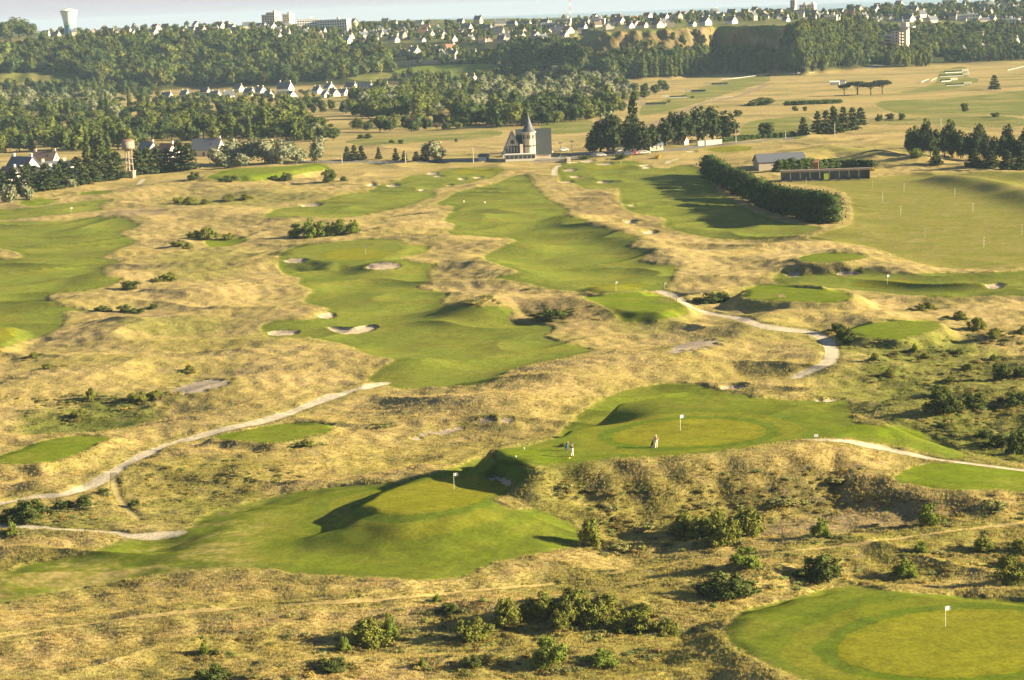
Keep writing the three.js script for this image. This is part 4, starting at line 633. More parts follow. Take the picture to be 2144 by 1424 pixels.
hedge('dark hedge sheltering the sheds behind the range building', [[1630, 360], [1700, 355], [1765, 351], [1825, 349]], 2.6, [5.2, 2.6], 0.36, 3000, 16);
hedge('low straight hedge on the racecourse flat', [[1648, 221], [1700, 218.5], [1756, 216]], 2.6, 2.6, 0.5, 1800, 18); hedge('low hedge along the road by the white wall', [[1508, 299], [1560, 294], [1660, 286]], 2, 2.6, 0.4, 2200, 18);
// low ground scrub creeping round the bushes
{
  const scrubMat = leafMat(.235, .230, .07); scrubMat.transmission = .4;
  const geos = [0, 1, 2].map(() => crownGeo(puff(4, .5, .5, -.08), 150, .085, .45, 1)), spots = [];
  for (const [x, z, r] of shrubSpots) { const n = Math.round(5 + r * 6); for (let i = 0; i < n; i++) { const a = rr(0, 6.28), q = r * rr(.55, 2.1); spots.push([x + Math.cos(a) * q * 1.3, z + Math.sin(a) * q, rr(.5, 1.5)]); } }
  for (const [poly, n] of [[[[1780, 720], [2160, 690], [2160, 960], [1980, 920], [1820, 800]], 300], [[[1230, 1010], [1500, 980], [1850, 1040], [2160, 1060], [2160, 1210], [1700, 1240], [1300, 1190]], 260], [[[400, 1300], [900, 1250], [1500, 1250], [1480, 1400], [400, 1400]], 150], [[[20, 830], [320, 815], [330, 870], [60, 890]], 90], [[[300, 980], [520, 960], [640, 1000], [430, 1060], [290, 1050]], 120], [[[0, 1060], [200, 1050], [230, 1090], [0, 1090]], 70]]) {
    const Wp = poly.map(([x, z]) => ({ x, z })), X = poly.map(p => p[0]), Y = poly.map(p => p[1]);
    for (let k = 0, c = 0; k < n * 8 && c < n; k++) { const x = rr(Math.min(...X), Math.max(...X)), y = rr(Math.min(...Y), Math.max(...Y)); if (sdf(x, y, Wp) < 0) continue; const o = G(x, y); if (noise(o.x / 9, o.z / 7) < rr(-.6, .7)) continue; spots.push([o.x, o.z, rr(.35, 1.2)]); c++; }
  }
  const use = spots.filter(([x, z]) => grid(MOWN, x, z) < -0.8), mt = new THREE.Matrix4(), q = new THREE.Quaternion(), up = new THREE.Vector3(0, 1, 0), col = new THREE.Color(), root = new THREE.Group();
  root.name = numbered('ground_scrub'); scene.add(root); tag(root, 'low green scrub creeping over the near dunes', 'scrub', null, 'stuff');
  geos.forEach((g, k) => { const mine = use.filter((_, i) => i % 3 === k), im = new THREE.InstancedMesh(g, scrubMat, mine.length); im.name = 'scrub_clumps'; im.userData.kind = 'stuff'; im.castShadow = im.receiveShadow = true; mine.forEach(([x, z, s], i) => { q.setFromAxisAngle(up, rr(0, 6.28)); mt.compose(new THREE.Vector3(x, heightAt(x, z), z), q, new THREE.Vector3(s * rr(1, 1.7), s * rr(.35, .7), s * rr(1, 1.7))); im.setMatrixAt(i, mt); const t = rr(.7, 1.35); im.setColorAt(i, col.setRGB(t * rr(.8, 1.3), t, t * rr(.8, 1.3))); }); root.add(im); });
  console.log('scrub', use.length);
}
// tall rough grass standing in the near dunes
{
  const blades = [], n = 9; for (let i = 0; i < n; i++) { const a = rr(0, 6.28), r = rr(0, .16), lx = rr(-.22, .22), lz = rr(-.22, .22), h = rr(.10, .28), w = rr(.022, .04), c = Math.cos(a + 1.3) * w, s = Math.sin(a + 1.3) * w, x = Math.cos(a) * r, z = Math.sin(a) * r; blades.push(x - c, -0.05, z - s, x + c, -0.05, z + s, x + lx, h, z + lz); }
  const g = new THREE.BufferGeometry(); g.setAttribute('position', new THREE.Float32BufferAttribute(blades, 3)); g.computeVertexNormals();
  const nn = g.attributes.normal; for (let i = 0; i < nn.count; i++) nn.setXYZ(i, nn.getX(i) * 0.35, 0.93, nn.getZ(i) * 0.35);
  const spots = [];
  for (let d = 200; d < 460; d += 2) {
    const per = 8 * Math.pow(230 / d, 2) * (1 - smooth(290, 460, d)), N = Math.round(per * 2 * d * 0.515), sc = lerp(1, 1.15, smooth(230, 540, d));
    for (let i = 0; i < N; i++) { const q = d + rr(0, 2), x = q * rr(-0.258, 0.258); if (grid(MOWN, x, -q) > -0.1) continue; const cl = noise(x / 3.3, q / 2.6) + 0.6 * noiseB(x / 9, q / 8); if (cl < rr(-1.5, 0.1)) continue; spots.push([x, -q, sc * rr(.7, 1.25) * (1 + 0.25 * cl)]); }
  }
  const im = new THREE.InstancedMesh(g, new THREE.MeshPhysicalMaterial({ specularIntensity: 0.1, transmission: 0.5, thickness: 0, color: 0xffffff, roughness: 1, side: THREE.DoubleSide }), spots.length), mt = new THREE.Matrix4(), q = new THREE.Quaternion(), up = new THREE.Vector3(0, 1, 0), col = new THREE.Color();
  spots.forEach(([x, z, s], i) => { q.setFromAxisAngle(up, rr(0, 6.28)); mt.compose(new THREE.Vector3(x, heightAt(x, z), z), q, new THREE.Vector3(s, s * rr(.7, 1.2), s)); im.setMatrixAt(i, mt); const c = groundColour(x, z, 0, grid(MOWN, x, z)), t = rr(.88, 1.16); im.setColorAt(i, col.setRGB(Math.min(.8, c[0] * t * 1.65), Math.min(.8, c[1] * t * 1.62), c[2] * t * 1.5)); });
  im.name = 'tall_grass'; im.castShadow = im.receiveShadow = true; scene.add(im); tag(im, 'tall dry grass standing in tufts over the near dunes', 'grass', null, 'stuff');
  console.log('grass tufts', spots.length);
}
// ------------------------------------------------------------------ flags, poles and small golf things
const W = { flag: mat(.78, .77, .74, .7), white: mat(.60, .58, .54, .85), cream: mat(.55, .47, .36, .85), render: mat(.74, .70, .62, .85), pinkish: mat(.58, .44, .36, .85), stone: mat(.36, .31, .25, .95), slate: mat(.075, .082, .10, .6), slateBlue: mat(.095, .105, .135, .55), tile: mat(.22, .105, .065, .85), brownTile: mat(.14, .095, .075, .85), glass: mat(.04, .05, .065, .15), timber: mat(.035, .038, .04, .8), wood: mat(.20, .13, .08, .85), steel: mat(.42, .43, .44, .45, { metalness: .6 }), concrete: mat(.40, .37, .32, .95), black: mat(.03, .03, .032, .5), paleGrey: mat(.55, .56, .58, .7), teal: mat(.03, .30, .40, .6), green: mat(.03, .14, .10, .6), door: mat(.10, .06, .04, .7) };
const clothGeo = (w, h) => { const g = new THREE.PlaneGeometry(w, h, 8, 4).translate(w / 2, 0, 0), p = g.attributes.position; for (let i = 0; i < p.count; i++) p.setZ(i, 0.07 * Math.sin(p.getX(i) * 11) * p.getX(i) / w); g.computeVertexNormals(); return g; };
const flagCloth = clothGeo(.62, .42), flagPole = cyl(.022, .016, 2.25, 0, 0, 0, 6), flagCup = cyl(.055, .055, .02, 0, 0.1, 0, 12);
const flagAt = (px, py, label, s = 1) => { const o = G(px, py), g = thing('flagstick', label, 'flagstick', [o.x, o.y + 0.06, o.z], rr(-.4, .4)); g.scale.setScalar(s); obj('pole', flagPole, W.flag, g); const f = obj('flag', flagCloth, W.flag, g); f.position.y = 2.02; obj('hole_cup', flagCup, W.black, g).position.y = -0.08; return g; };
flagAt(951, 1025, 'white flag on the raised plateau green'); flagAt(1425, 902, 'white flag on the ridge green beside the golfers'); flagAt(1980, 1314, 'white flag on the wide green below the scrub');
flagAt(766, 533, 'white flag on the green between two bunkers'); flagAt(1290, 610, 'white flag at the foot of the central fairway'); flagAt(1858, 596, 'white flag in the fairway below the driving range'); flagAt(1300, 350, 'white flag on the green by the car park'); flagAt(149, 448, 'white flag below the pine row');
flagAt(1392, 612, 'white flag next to the head of the gravel path');
for (const [x, y] of [[972, 430], [1016, 432]]) { const o = G(x, y), g = thing('tee_sign', 'small white marker board on the central fairway', 'sign', [o.x, o.y, o.z], 0.2, 'marker boards on the central fairway'); obj('post', cyl(.05, .05, 1.2), W.wood, g); obj('board', box(.5, .5, .06, 0, 1.4, 0), W.white, g); }
for (const [i, [x, y]] of [[1827, 394], [1848, 423], [1893, 402], [1886, 452], [1999, 413], [2037, 446], [1937, 499], [2140, 492], [1688, 389], [2060, 520]].entries()) {
  const o = G(x, y), g = thing('target_pole', 'slim white target pole with small plates on the driving range', 'target pole', [o.x, o.y, o.z], rr(-.2, .2), 'target poles on the driving range');
  obj('pole', cyl(.028, .022, 2.9), W.paleGrey, g); for (const h of [1.1, 1.95, 2.8]) obj('plate', box(.22, .18, .04, .1, h, 0), W.white, g);
}
for (const [x, y, m] of [[1097, 942, W.white], [1080, 959, W.white], [1192, 962, 'y']]) { const o = G(x, y); tag(obj('tee_marker', merge([new THREE.SphereGeometry(.13, 12, 8).translate(0, .16, 0), cyl(.02, .02, .1)]), m === 'y' ? mat(.75, .55, .03) : m), m === 'y' ? 'yellow ball tee marker on the ridge tee' : 'white ball tee marker on the ridge tee', 'tee marker', m === 'y' ? null : 'white tee markers').position.set(o.x, o.y + 0.05, o.z); }
{ const o = G(1637, 626), g = thing('bench', 'wooden bench on the rim of the two-level tee', 'bench', [o.x, o.y, o.z], 0.3); for (const z of [-.15, 0, .15]) obj('seat_slat', box(1.8, .05, .12, 0, .48, z), W.wood, g); for (const y of [.65, .85]) obj('back_slat', box(1.8, .12, .04, 0, y, -.25), W.wood, g); for (const x of [-.75, .75]) obj('leg', merge([boxOn(.08, .9, .08, x, 0, -.22), boxOn(.08, .46, .08, x, 0, .18)]), W.wood, g); }
{ const o = G(1398, 634), g = thing('wooden_rail', 'low wooden rail at the head of the gravel path', 'rail', [o.x, o.y, o.z], 0.1); for (const x of [-2, -.7, .7, 2]) obj('post', boxOn(.12, 1, .12, x), W.wood, g); for (const y of [.5, .9]) obj('bar', box(4.3, .08, .05, 0, y, .09), W.wood, g); }
{ const o = G(1709, 923), g = thing('notice_board', 'small grey notice at the start of the sandy path', 'sign', [o.x, o.y, o.z]); obj('post', merge([boxOn(.05, .9, .05, -.2), boxOn(.05, .9, .05, .2)]), W.wood, g); obj('panel', box(.6, .4, .04, 0, .75, .05), W.paleGrey, g); }
// ------------------------------------------------------------------ people: one skin each, from a field of tapered bones
function fieldMesh(bones, c, half, res, k) {
  const mc = new MarchingCubes(res, W.white, false, false, 90000), h2 = res / 2, cell = half / h2;
  for (let z = 0; z < res; z++) for (let y = 0; y < res; y++) for (let x = 0; x < res; x++) {
    const p = [c[0] + (x - h2) * cell, c[1] + (y - h2) * cell, c[2] + (z - h2) * cell]; let s = 0;
    for (const [a, b, ra, rb] of bones) { const d0 = b[0] - a[0], d1 = b[1] - a[1], d2 = b[2] - a[2], l = d0 * d0 + d1 * d1 + d2 * d2 || 1e-9, t = clamp(((p[0] - a[0]) * d0 + (p[1] - a[1]) * d1 + (p[2] - a[2]) * d2) / l); s += Math.exp(-(Math.hypot(p[0] - a[0] - t * d0, p[1] - a[1] - t * d1, p[2] - a[2] - t * d2) - lerp(ra, rb, t)) / k); }
    mc.field[x + y * res + z * res * res] = Math.log(Math.max(s, 1e-30)) * k;
  }
  mc.isolation = 0; mc.update();
  const pos = [], nor = [], col = [];
  for (let i = 0; i < mc.count; i++) {
    const p = [0, 1, 2].map(j => c[j] + mc.positionArray[3 * i + j] * half); pos.push(...p); nor.push(mc.normalArray[3 * i], mc.normalArray[3 * i + 1], mc.normalArray[3 * i + 2]);
    let best = 1e9, cc = [1, 1, 1]; for (const [a, b, ra, rb, q] of bones) { const d = [0, 1, 2].map(j => b[j] - a[j]), l = d[0] ** 2 + d[1] ** 2 + d[2] ** 2 || 1e-9, t = clamp(((p[0] - a[0]) * d[0] + (p[1] - a[1]) * d[1] + (p[2] - a[2]) * d[2]) / l), e = Math.hypot(p[0] - a[0] - t * d[0], p[1] - a[1] - t * d[1], p[2] - a[2] - t * d[2]) - lerp(ra, rb, t); if (e < best) { best = e; cc = q; } } col.push(...cc);
  }
  const g = new THREE.BufferGeometry(); g.setAttribute('position', new THREE.Float32BufferAttribute(pos, 3)); g.setAttribute('normal', new THREE.Float32BufferAttribute(nor, 3)); g.setAttribute('color', new THREE.Float32BufferAttribute(col, 3)); return g;
}
const SKIN = [.50, .29, .19], skinMat = new THREE.MeshStandardMaterial({ vertexColors: true, roughness: .85, side: THREE.DoubleSide });
function handBones(w, e) { // wrist, elbow: palm and five curled fingers going on from the forearm
  const f = new THREE.Vector3(...w).sub(new THREE.Vector3(...e)).normalize(), s = new THREE.Vector3(0, 0, 1).cross(f).normalize(); if (s.lengthSq() < .1) s.set(1, 0, 0); const n = new THREE.Vector3().crossVectors(f, s), at = (a, b, c) => new THREE.Vector3(...w).addScaledVector(f, a).addScaledVector(s, b).addScaledVector(n, c).toArray();
  const o = [[at(0, 0, 0), at(.08, -.02, 0), .026, .02, SKIN], [at(.01, 0, 0), at(.08, .022, 0), .026, .02, SKIN]];
  [[-.030, .062], [-.010, .075], [.010, .07], [.028, .055]].forEach(([b, l]) => { o.push([at(.085, b, 0), at(.085 + l * .5, b, .012), .0095, .009, SKIN], [at(.085 + l * .5, b, .012), at(.085 + l * .62, b, .045), .009, .008, SKIN]); });
  o.push([at(.025, -.03, .005), at(.06, -.058, .015), .011, .010, SKIN], [at(.06, -.058, .015), at(.09, -.06, .03), .010, .009, SKIN]); return o;
}
function person(px, py, label, turn, c, j) {
  const o = G(px, py), root = thing('person', label, 'person', [o.x, o.y + 0.07, o.z], turn), t = c.top, g = c.legs, sh = c.shoe, parts = [];
  const body = [[[0, .98, 0], [0, 1.2, .01], .15, .135, g], [[0, 1.14, .01], [0, 1.36, 0], .14, .165, t], [[-.13, 1.42, 0], [.13, 1.42, 0], .075, .075, t], [[0, 1.42, 0], [0, 1.56, .02], .06, .055, SKIN]];
  for (const s of [-1, 1]) { const q = s < 0 ? 0 : 1, k = j.knee[q], a = j.foot[q]; body.push([[s * .09, .95, 0], k, .105, .075, g], [k, a, .073, .05, g], [[a[0], .045, a[2] - .05], [a[0] + s * .03, .04, a[2] + .17], .045, .038, sh], [[s * .19, 1.40, 0], j.elbow[q], .065, .05, t], [j.elbow[q], j.wrist[q], .044, .03, c.sleeve ? t : SKIN]); }
  parts.push(fieldMesh(body, [0, .95, 0], 1.0, 84, .022));
  for (const q of [0, 1]) parts.push(fieldMesh(handBones(j.wrist[q], j.elbow[q]), j.wrist[q], .16, 52, .006));
  const H = c.hair, h = [0, 1.66, .03];
  parts.push(fieldMesh([[[0, 1.70, .01], [0, 1.64, .03], .098, .085, SKIN], [[0, 1.58, .06], [0, 1.60, .07], .06, .05, SKIN], [[0, 1.665, .12], [0, 1.635, .145], .012, .017, SKIN], [[-.1, 1.665, .01], [-.104, 1.63, .01], .018, .013, SKIN], [[.1, 1.665, .01], [.104, 1.63, .01], .018, .013, SKIN], [[-.037, 1.672, .108], [-.035, 1.672, .108], .011, .011, [.03, .025, .02]], [[.037, 1.672, .108], [.035, 1.672, .108], .011, .011, [.03, .025, .02]], [[-.025, 1.598, .112], [.025, 1.598, .112], .009, .009, [.36, .14, .11]], [[0, 1.73, -.012], [0, 1.70, -.03], .098, .092, H]], h, .2, 64, .010));
  obj('body', mergeGeometries(parts), skinMat, root);
  if (c.cap) { const m = mat(...c.cap); obj('cap', merge([new THREE.SphereGeometry(.116, 18, 10, 0, 6.3, 0, 1.35).translate(0, 1.705, 0), new THREE.CylinderGeometry(.085, .085, .012, 16).scale(1, 1, 1.1).translate(0, 1.735, .10)]), m, root); }
  return root;
}
person(1198, 956, 'golfer in white trousers and dark top standing on the ridge tee', -0.6, { top: [.028, .034, .022], legs: [.74, .72, .68], shoe: [.05, .045, .04], hair: [.05, .035, .025], cap: [.05, .045, .04] }, { knee: [[-.12, .52, .02], [.11, .52, .03]], foot: [[-.16, .09, -.02], [.15, .09, .0]], elbow: [[-.24, 1.22, .2], [.30, 1.30, .12]], wrist: [[.10, 1.42, .30], [.20, 1.52, .24]] });
{ const o = G(1198, 956), g = thing('golf_club', 'golf club held up over the shoulder of the golfer in white trousers', 'golf club', [o.x, o.y + 0.07, o.z], -0.6); obj('shaft', bar([.12, 1.36, .33], [.42, 2.05, -.28], .012), W.steel, g); obj('head', new THREE.SphereGeometry(.055, 10, 8).scale(1.3, .8, 1).translate(.43, 2.07, -.3), W.black, g); }
person(1374, 938, 'golfer in white trousers, banded top and pale cap beside a dark trolley', -0.2, { top: [.30, .20, .16], legs: [.72, .70, .66], shoe: [.5, .48, .46], hair: [.10, .07, .05], cap: [.62, .55, .47] }, { knee: [[-.10, .52, .05], [.09, .52, .0]], foot: [[-.10, .09, .06], [.10, .09, -.06]], elbow: [[-.30, 1.18, .05], [.32, 1.20, .08]], wrist: [[-.34, .98, .22], [.30, 1.08, .30]] });
function trolley(px, py, label, turn, bag, hood) {
  const o = G(px, py), g = thing('golf_trolley', label, 'golf trolley', [o.x, o.y + 0.07, o.z], turn), tilt = [0, .28, -.12], top = [0, 1.08, .22];
  const b = obj('bag', bar(tilt, top, .14, 14, .16), mat(...bag), g); obj('pocket', bar([0, .38, .03], [0, .7, .16], .11, 10, .11), mat(...bag.map(v => v * .7)), b);
  obj('hood', merge([0, 1, 2, 3, 4].map(i => new THREE.SphereGeometry(.06, 8, 6).translate(Math.cos(i * 1.26) * .09, 1.16 + .04 * (i % 3), .25 + Math.sin(i * 1.26) * .09))), mat(...hood), g);
  obj('frame', merge([bar([0, .2, -.16], [0, 1.0, .36], .018), bar([0, 1.0, .36], [0, 1.05, .62], .018), bar([-.32, .18, .02], [.32, .18, .02], .016), bar([0, .3, -.1], [0, .06, -.42], .016)]), W.steel, g);
  for (const s of [-1, 1]) { const w = obj('wheel', new THREE.TorusGeometry(.145, .03, 8, 20).rotateY(Math.PI / 2).translate(s * .33, .175, .02), W.black, g); obj('rim', cyl(.11, .11, .03, 0, -.015, 0, 12).rotateZ(Math.PI / 2).translate(s * .33, .175, .02), W.paleGrey, w); }
}
trolley(1186, 944, 'blue golf bag with orange club covers on a trolley by the ridge tee', 1.2, [.05, .16, .30], [.70, .22, .05]); trolley(1366, 938, 'dark golf bag on a trolley at the edge of the ridge green', 0.9, [.035, .04, .03], [.2, .16, .12]);
// ------------------------------------------------------------------ houses
const gable = (w, d, e, r) => { const s = new THREE.Shape([[-d / 2, -2], [d / 2, -2], [d / 2, e], [0, r], [-d / 2, e]].map(p => new THREE.Vector2(...p))); return new THREE.ExtrudeGeometry(s, { depth: w, bevelEnabled: false }).translate(0, 0, -w / 2).rotateY(Math.PI / 2); };
const roofGeo = (w, d, e, r, th = .22, ov = .45) => { const a = Math.atan2(r - e, d / 2), l = Math.hypot(d / 2, r - e) + ov, g = []; for (const s of [-1, 1]) g.push(new THREE.BoxGeometry(w + 2 * ov, th, l).translate(0, th / 2, l / 2).rotateX(a).translate(0, r, 0).rotateY(s < 0 ? Math.PI : 0)); return merge(g); };
function houseProto({ w = 10, d = 8, e = 3.2, r = 7.4, wall = W.white, roof = W.slate, chim = 1, win = 0, name = 'house' }) {
  const g = new THREE.Group(); g.name = name;
  obj('wall', gable(w, d, e, r - .05), wall, g); const rf = obj('roof', roofGeo(w, d, e, r), roof, g);
  for (let i = 0; i < chim; i++) { const s = i ? -1 : 1; obj('chimney', merge([boxOn(1.3, 2.1, .7, s * (w / 2 - .8), r - .9, 0), boxOn(1.5, .15, .9, s * (w / 2 - .8), r + 1.2, 0)]), wall, rf); }
  if (win) {
    for (let i = 0; i < win; i++) for (const z of [d / 2 + .02]) { const x = (i - (win - 1) / 2) * w / (win + .3), wn = obj(i === (win >> 1) ? 'door' : 'window', i === (win >> 1) ? boxOn(1.1, 2.1, .1, x, 0, z) : box(1.2, 1.3, .1, x, 1.6, z), i === (win >> 1) ? W.door : W.glass, g); if (i !== (win >> 1)) obj('sill', box(1.5, .12, .25, x, .86, z + .05), W.white, wn); }
    for (const s of [-1, 1]) obj('window', box(.1, 1.2, 1, s * (w / 2 + .02), e + .9, 0), W.glass, g);
    obj('skylight', new THREE.BoxGeometry(.9, .08, 1.2).rotateX(Math.atan2(r - e, d / 2)).translate(w * .2, (e + r) / 2 + .28, d / 4 + .06), W.glass, rf);
  }
  return g;
}
const far = [
  ['white gabled house with a dark slate roof', { wall: W.white }], ['cream house with a blue-grey slate roof', { wall: W.cream, roof: W.slateBlue, w: 12, r: 7.8, chim: 2 }], ['white house with a red tiled roof', { wall: W.white, roof: W.tile, w: 11, e: 3 }],
  ['pinkish house with a brown tiled roof', { wall: W.pinkish, roof: W.brownTile, w: 10, d: 8.5 }], ['long low pale house with a slate roof', { wall: W.concrete, roof: W.slateBlue, w: 15, d: 7.5, e: 2.8, r: 6.2, chim: 2 }], ['tall narrow stone house with a steep slate roof', { wall: W.stone, roof: W.slate, w: 9, d: 7, e: 5.4, r: 9.6, chim: 2 }],
].map(([l, o]) => [l, houseProto(o)]);
let nearProtos = null;
function placeHouse([label, p], px, py, turn, s, where, group, sink = 0) { const o = G(px, py); const h = copyOf(p, `${label} ${where}`, [o.x, o.y - sink, o.z], turn, s, group); h.userData.category = 'house'; return h; }
for (const [poly, n, gap, where, s] of [
  [[[80, 80], [200, 74], [330, 78], [470, 80], [560, 82], [560, 56], [420, 54], [250, 58], [90, 64]], 46, 15, 'on the plateau near the water tower', 1.0],
  [[[545, 84], [640, 92], [730, 96], [790, 98], [830, 90], [960, 90], [1060, 92], [1060, 50], [900, 48], [700, 52], [560, 56]], 62, 14, 'around the long flat hilltop block', .95],
  [[[830, 128], [860, 108], [930, 104], [1000, 112], [960, 126], [880, 132]], 9, 18, 'in the village above the meadow', .95],
  [[[1070, 90], [1150, 84], [1220, 70], [1320, 62], [1480, 56], [1700, 44], [1710, 22], [1560, 26], [1300, 40], [1070, 50]], 74, 14, 'on the plateau behind the quarry rim', .95],
  [[[1700, 46], [1800, 46], [1900, 46], [2000, 50], [2150, 54], [2150, 8], [2000, 12], [1850, 14], [1700, 22]], 74, 15, 'in the suburb on the far hillside', 1.0],
  [[[1960, 116], [2080, 112], [2150, 100], [2150, 70], [2040, 70]], 8, 22, 'in trees below the far suburb', 1.0],
]) for (const [x, y] of scatter(poly, n, gap)) { const r = rnd(); placeHouse(far[r < .42 ? 0 : r < .62 ? 1 : r < .70 ? 2 : r < .78 ? 3 : r < .92 ? 4 : 5], x, y, rnd() < .5 ? rr(-1.1, -.2) : rr(.1, 2.6), s * rr(.65, 1.1), where, `houses ${where}`); }
const mid = [['white gabled house with a slate roof', houseProto({ wall: W.white, roof: W.slateBlue, w: 11, r: 8, win: 3, chim: 2 })], ['cream gabled house with a dark slate roof', houseProto({ wall: W.cream, roof: W.slate, w: 12, d: 8.5, e: 3.4, r: 8.2, win: 5, chim: 1 })], ['big pale house with a tall slate roof', houseProto({ wall: W.render, roof: W.slate, w: 13, d: 10, e: 5, r: 11, win: 5, chim: 2 })]];
for (const [x, y, k, t, s] of [[350, 208, 0, -.5, .9], [388, 204, 0, -.8, .9], [430, 198, 1, -.6, .8], [452, 206, 0, -.7, .9], [480, 206, 0, .3, .9], [500, 192, 1, -.8, .9], [522, 200, 0, -.6, .9], [546, 198, 0, -.9, 1], [562, 204, 0, -.8, .8], [598, 196, 2, -.5, 1.05], [610, 206, 0, -1, .9], [665, 196, 0, -.9, .9], [690, 190, 0, -1, 1], [700, 202, 1, -1, .85], [682, 204, 0, -1.1, .8], [720, 200, 0, -.8, .8], [735, 188, 1, -.5, .9], [782, 194, 0, -.9, .9], [806, 186, 0, -.8, .8], [765, 192, 1, -.3, 1.1]]) placeHouse(mid[k], x, y, t, s * .88, 'in the village between the two woods', 'houses of the village between the woods');
const nearH = (o, label, px, py, turn, s = 1) => { const g = G(px, py), h = houseProto({ ...o, win: o.win ?? 3 }); h.name = numbered('house'); scene.add(h); h.position.set(g.x, g.y, g.z); h.rotation.y = turn; h.scale.setScalar(s); tag(h, label, 'house', null); };
nearH({ w: 13, d: 9, e: 3.6, r: 8.6, chim: 2 }, 'white house with two chimneys showing its broad sunlit gable behind the pine row', 50, 372, -.7, 1.1);
nearH({ w: 12, d: 8, e: 3, r: 7.6, roof: W.brownTile }, 'white house with steep gable under the broad gabled house', 22, 386, -.9, 1.0);
nearH({ w: 14, d: 8, e: 2.8, r: 7, roof: W.slate, chim: 2 }, 'low dark-roofed house end on to the pine row', 78, 384, .2, 1.0);
nearH({ w: 12, d: 8, e: 3.4, r: 7.6, wall: W.pinkish, roof: W.brownTile, chim: 2 }, 'pinkish house with three chimneys among the trees', 96, 350, -.3, 1.0);
nearH({ w: 11, d: 8, e: 3, r: 7.4, wall: W.pinkish, roof: W.slateBlue, chim: 2 }, 'grey roofed house with twin chimneys beside the pale blue gable', 115, 372, .3, 1.0);
nearH({ w: 10, d: 7, e: 4, r: 7.6, wall: W.paleGrey, roof: W.slateBlue, chim: 0 }, 'pale blue gabled house with one small window at the pine row', 152, 374, -1.1, 1.0);
nearH({ w: 11, d: 9, e: 3.2, r: 8.2, roof: W.slateBlue, wall: W.pinkish }, 'pink gabled house with blue roof behind the old tank tower', 312, 332, -.9, 1.0);
nearH({ w: 10, d: 8, e: 3, r: 7.4, roof: W.tile, wall: W.render }, 'house with a brown-red tiled roof beside the pink gable', 352, 332, -.8, 1.0);
nearH({ w: 14, d: 10, e: 3, r: 8, roof: W.slateBlue, wall: W.cream, chim: 1 }, 'wide slate-roofed house with one chimney by the silvery grove', 436, 326, -.3, 1.05);
nearH({ w: 9, d: 7, e: 5.5, r: 8, wall: W.cream, chim: 2 }, 'cream farmhouse with a tall end above the pale wall', 985, 176, -.5, 1.05);
{ const a = G(955, 183), b = G(1024, 179), l = Math.hypot(b.x - a.x, b.z - a.z), n = Math.round(l / 2.6), g = thing('boundary_wall', 'long pale boundary wall in front of the cream farmhouse', 'wall', [(a.x + b.x) / 2, (a.y + b.y) / 2, (a.z + b.z) / 2], -Math.atan2(b.z - a.z, b.x - a.x)); obj('wall_body', boxOn(l, 1.9, .4, 0, -.3, 0), W.cream, g); obj('coping', boxOn(l + .1, .15, .6, 0, 1.6, 0), W.white, g); }
{ const a = G(820, 137), b = G(980, 126), l = Math.hypot(b.x - a.x, b.z - a.z), g = thing('boundary_wall', 'stone retaining wall along the top of the bright meadow', 'wall', [(a.x + b.x) / 2, (a.y + b.y) / 2, (a.z + b.z) / 2], -Math.atan2(b.z - a.z, b.x - a.x)); obj('wall_body', boxOn(l, 6.5, .8, 0, -4, 0), W.stone, g); obj('coping', boxOn(l + .1, .2, 1, 0, 2.5, 0), W.cream, g); }
// ------------------------------------------------------------------ blocks on the skyline: floors of windows are built
function block(name, label, px, d, w, dep, floors, bays, wall, turn, extra) {
  const a = azOf(px), x = a * d, z = -d, y = heightAt(x, z), g = thing(name, label, 'building', [x, y, z], turn), h = floors * 2.9 + 1;
  obj('wall', boxOn(w, h + 3, dep, 0, -3, 0), wall, g); const rf = obj('roof', boxOn(w + .6, .5, dep + .6, 0, h, 0), W.paleGrey, g); obj('lift_housing', boxOn(3, 2.4, 3, w * .15, h + .5, 0), wall, rf);
  for (let f = 0; f < floors; f++) for (let b = 0; b < bays; b++) obj('window', box(w / bays * .62, 1.5, .12, (b + .5) * w / bays - w / 2, f * 2.9 + 1.7, dep / 2 + .03), W.glass, g);
  for (let f = 0; f < floors; f++) obj('window', box(.12, 1.4, dep * .3, w / 2 + .03, f * 2.9 + 1.7, 0), W.glass, g);
  if (extra) extra(g, h); return g;
}
block('apartment_tower', 'taller pale apartment tower on the skyline with a dark window column', 576, 2720, 12, 12, 5, 3, W.cream, -.5); block('apartment_tower', 'stepped lower wing of the tall skyline tower', 562, 2730, 8, 11, 4, 2, W.cream, -.5);
block('apartment_tower', 'shorter pale apartment tower beside the taller one', 607, 2730, 10, 11, 4, 3, W.cream, -.5);
block('office_block', 'long grey wing of the flat hilltop building', 648, 2560, 26, 12, 4, 9, W.paleGrey, .1); block('office_block', 'long white wing of the flat hilltop building', 702, 2550, 38, 12, 4, 12, W.white, -.35);
block('office_block', 'white striped block beside the red and white mast', 1184, 2350, 14, 10, 3, 4, W.white, -.15); block('office_block', 'white flat block behind the quarry houses', 1255, 2330, 14, 10, 2, 4, W.white, -.15); block('office_block', 'low grey flat building next to the white block', 1150, 2360, 16, 10, 2, 5, W.paleGrey, 0);
block('apartment_tower', 'slim pale tower rising from the far suburb', 1663, 2680, 6, 8, 5, 2, W.concrete, -.4); block('apartment_tower', 'squat pale tower beside the slim one', 1684, 2690, 9, 9, 3, 3, W.concrete, -.3); block('apartment_tower', 'cream tower at the end of the far trio', 1701, 2690, 9, 8, 3, 3, W.cream, -.5);
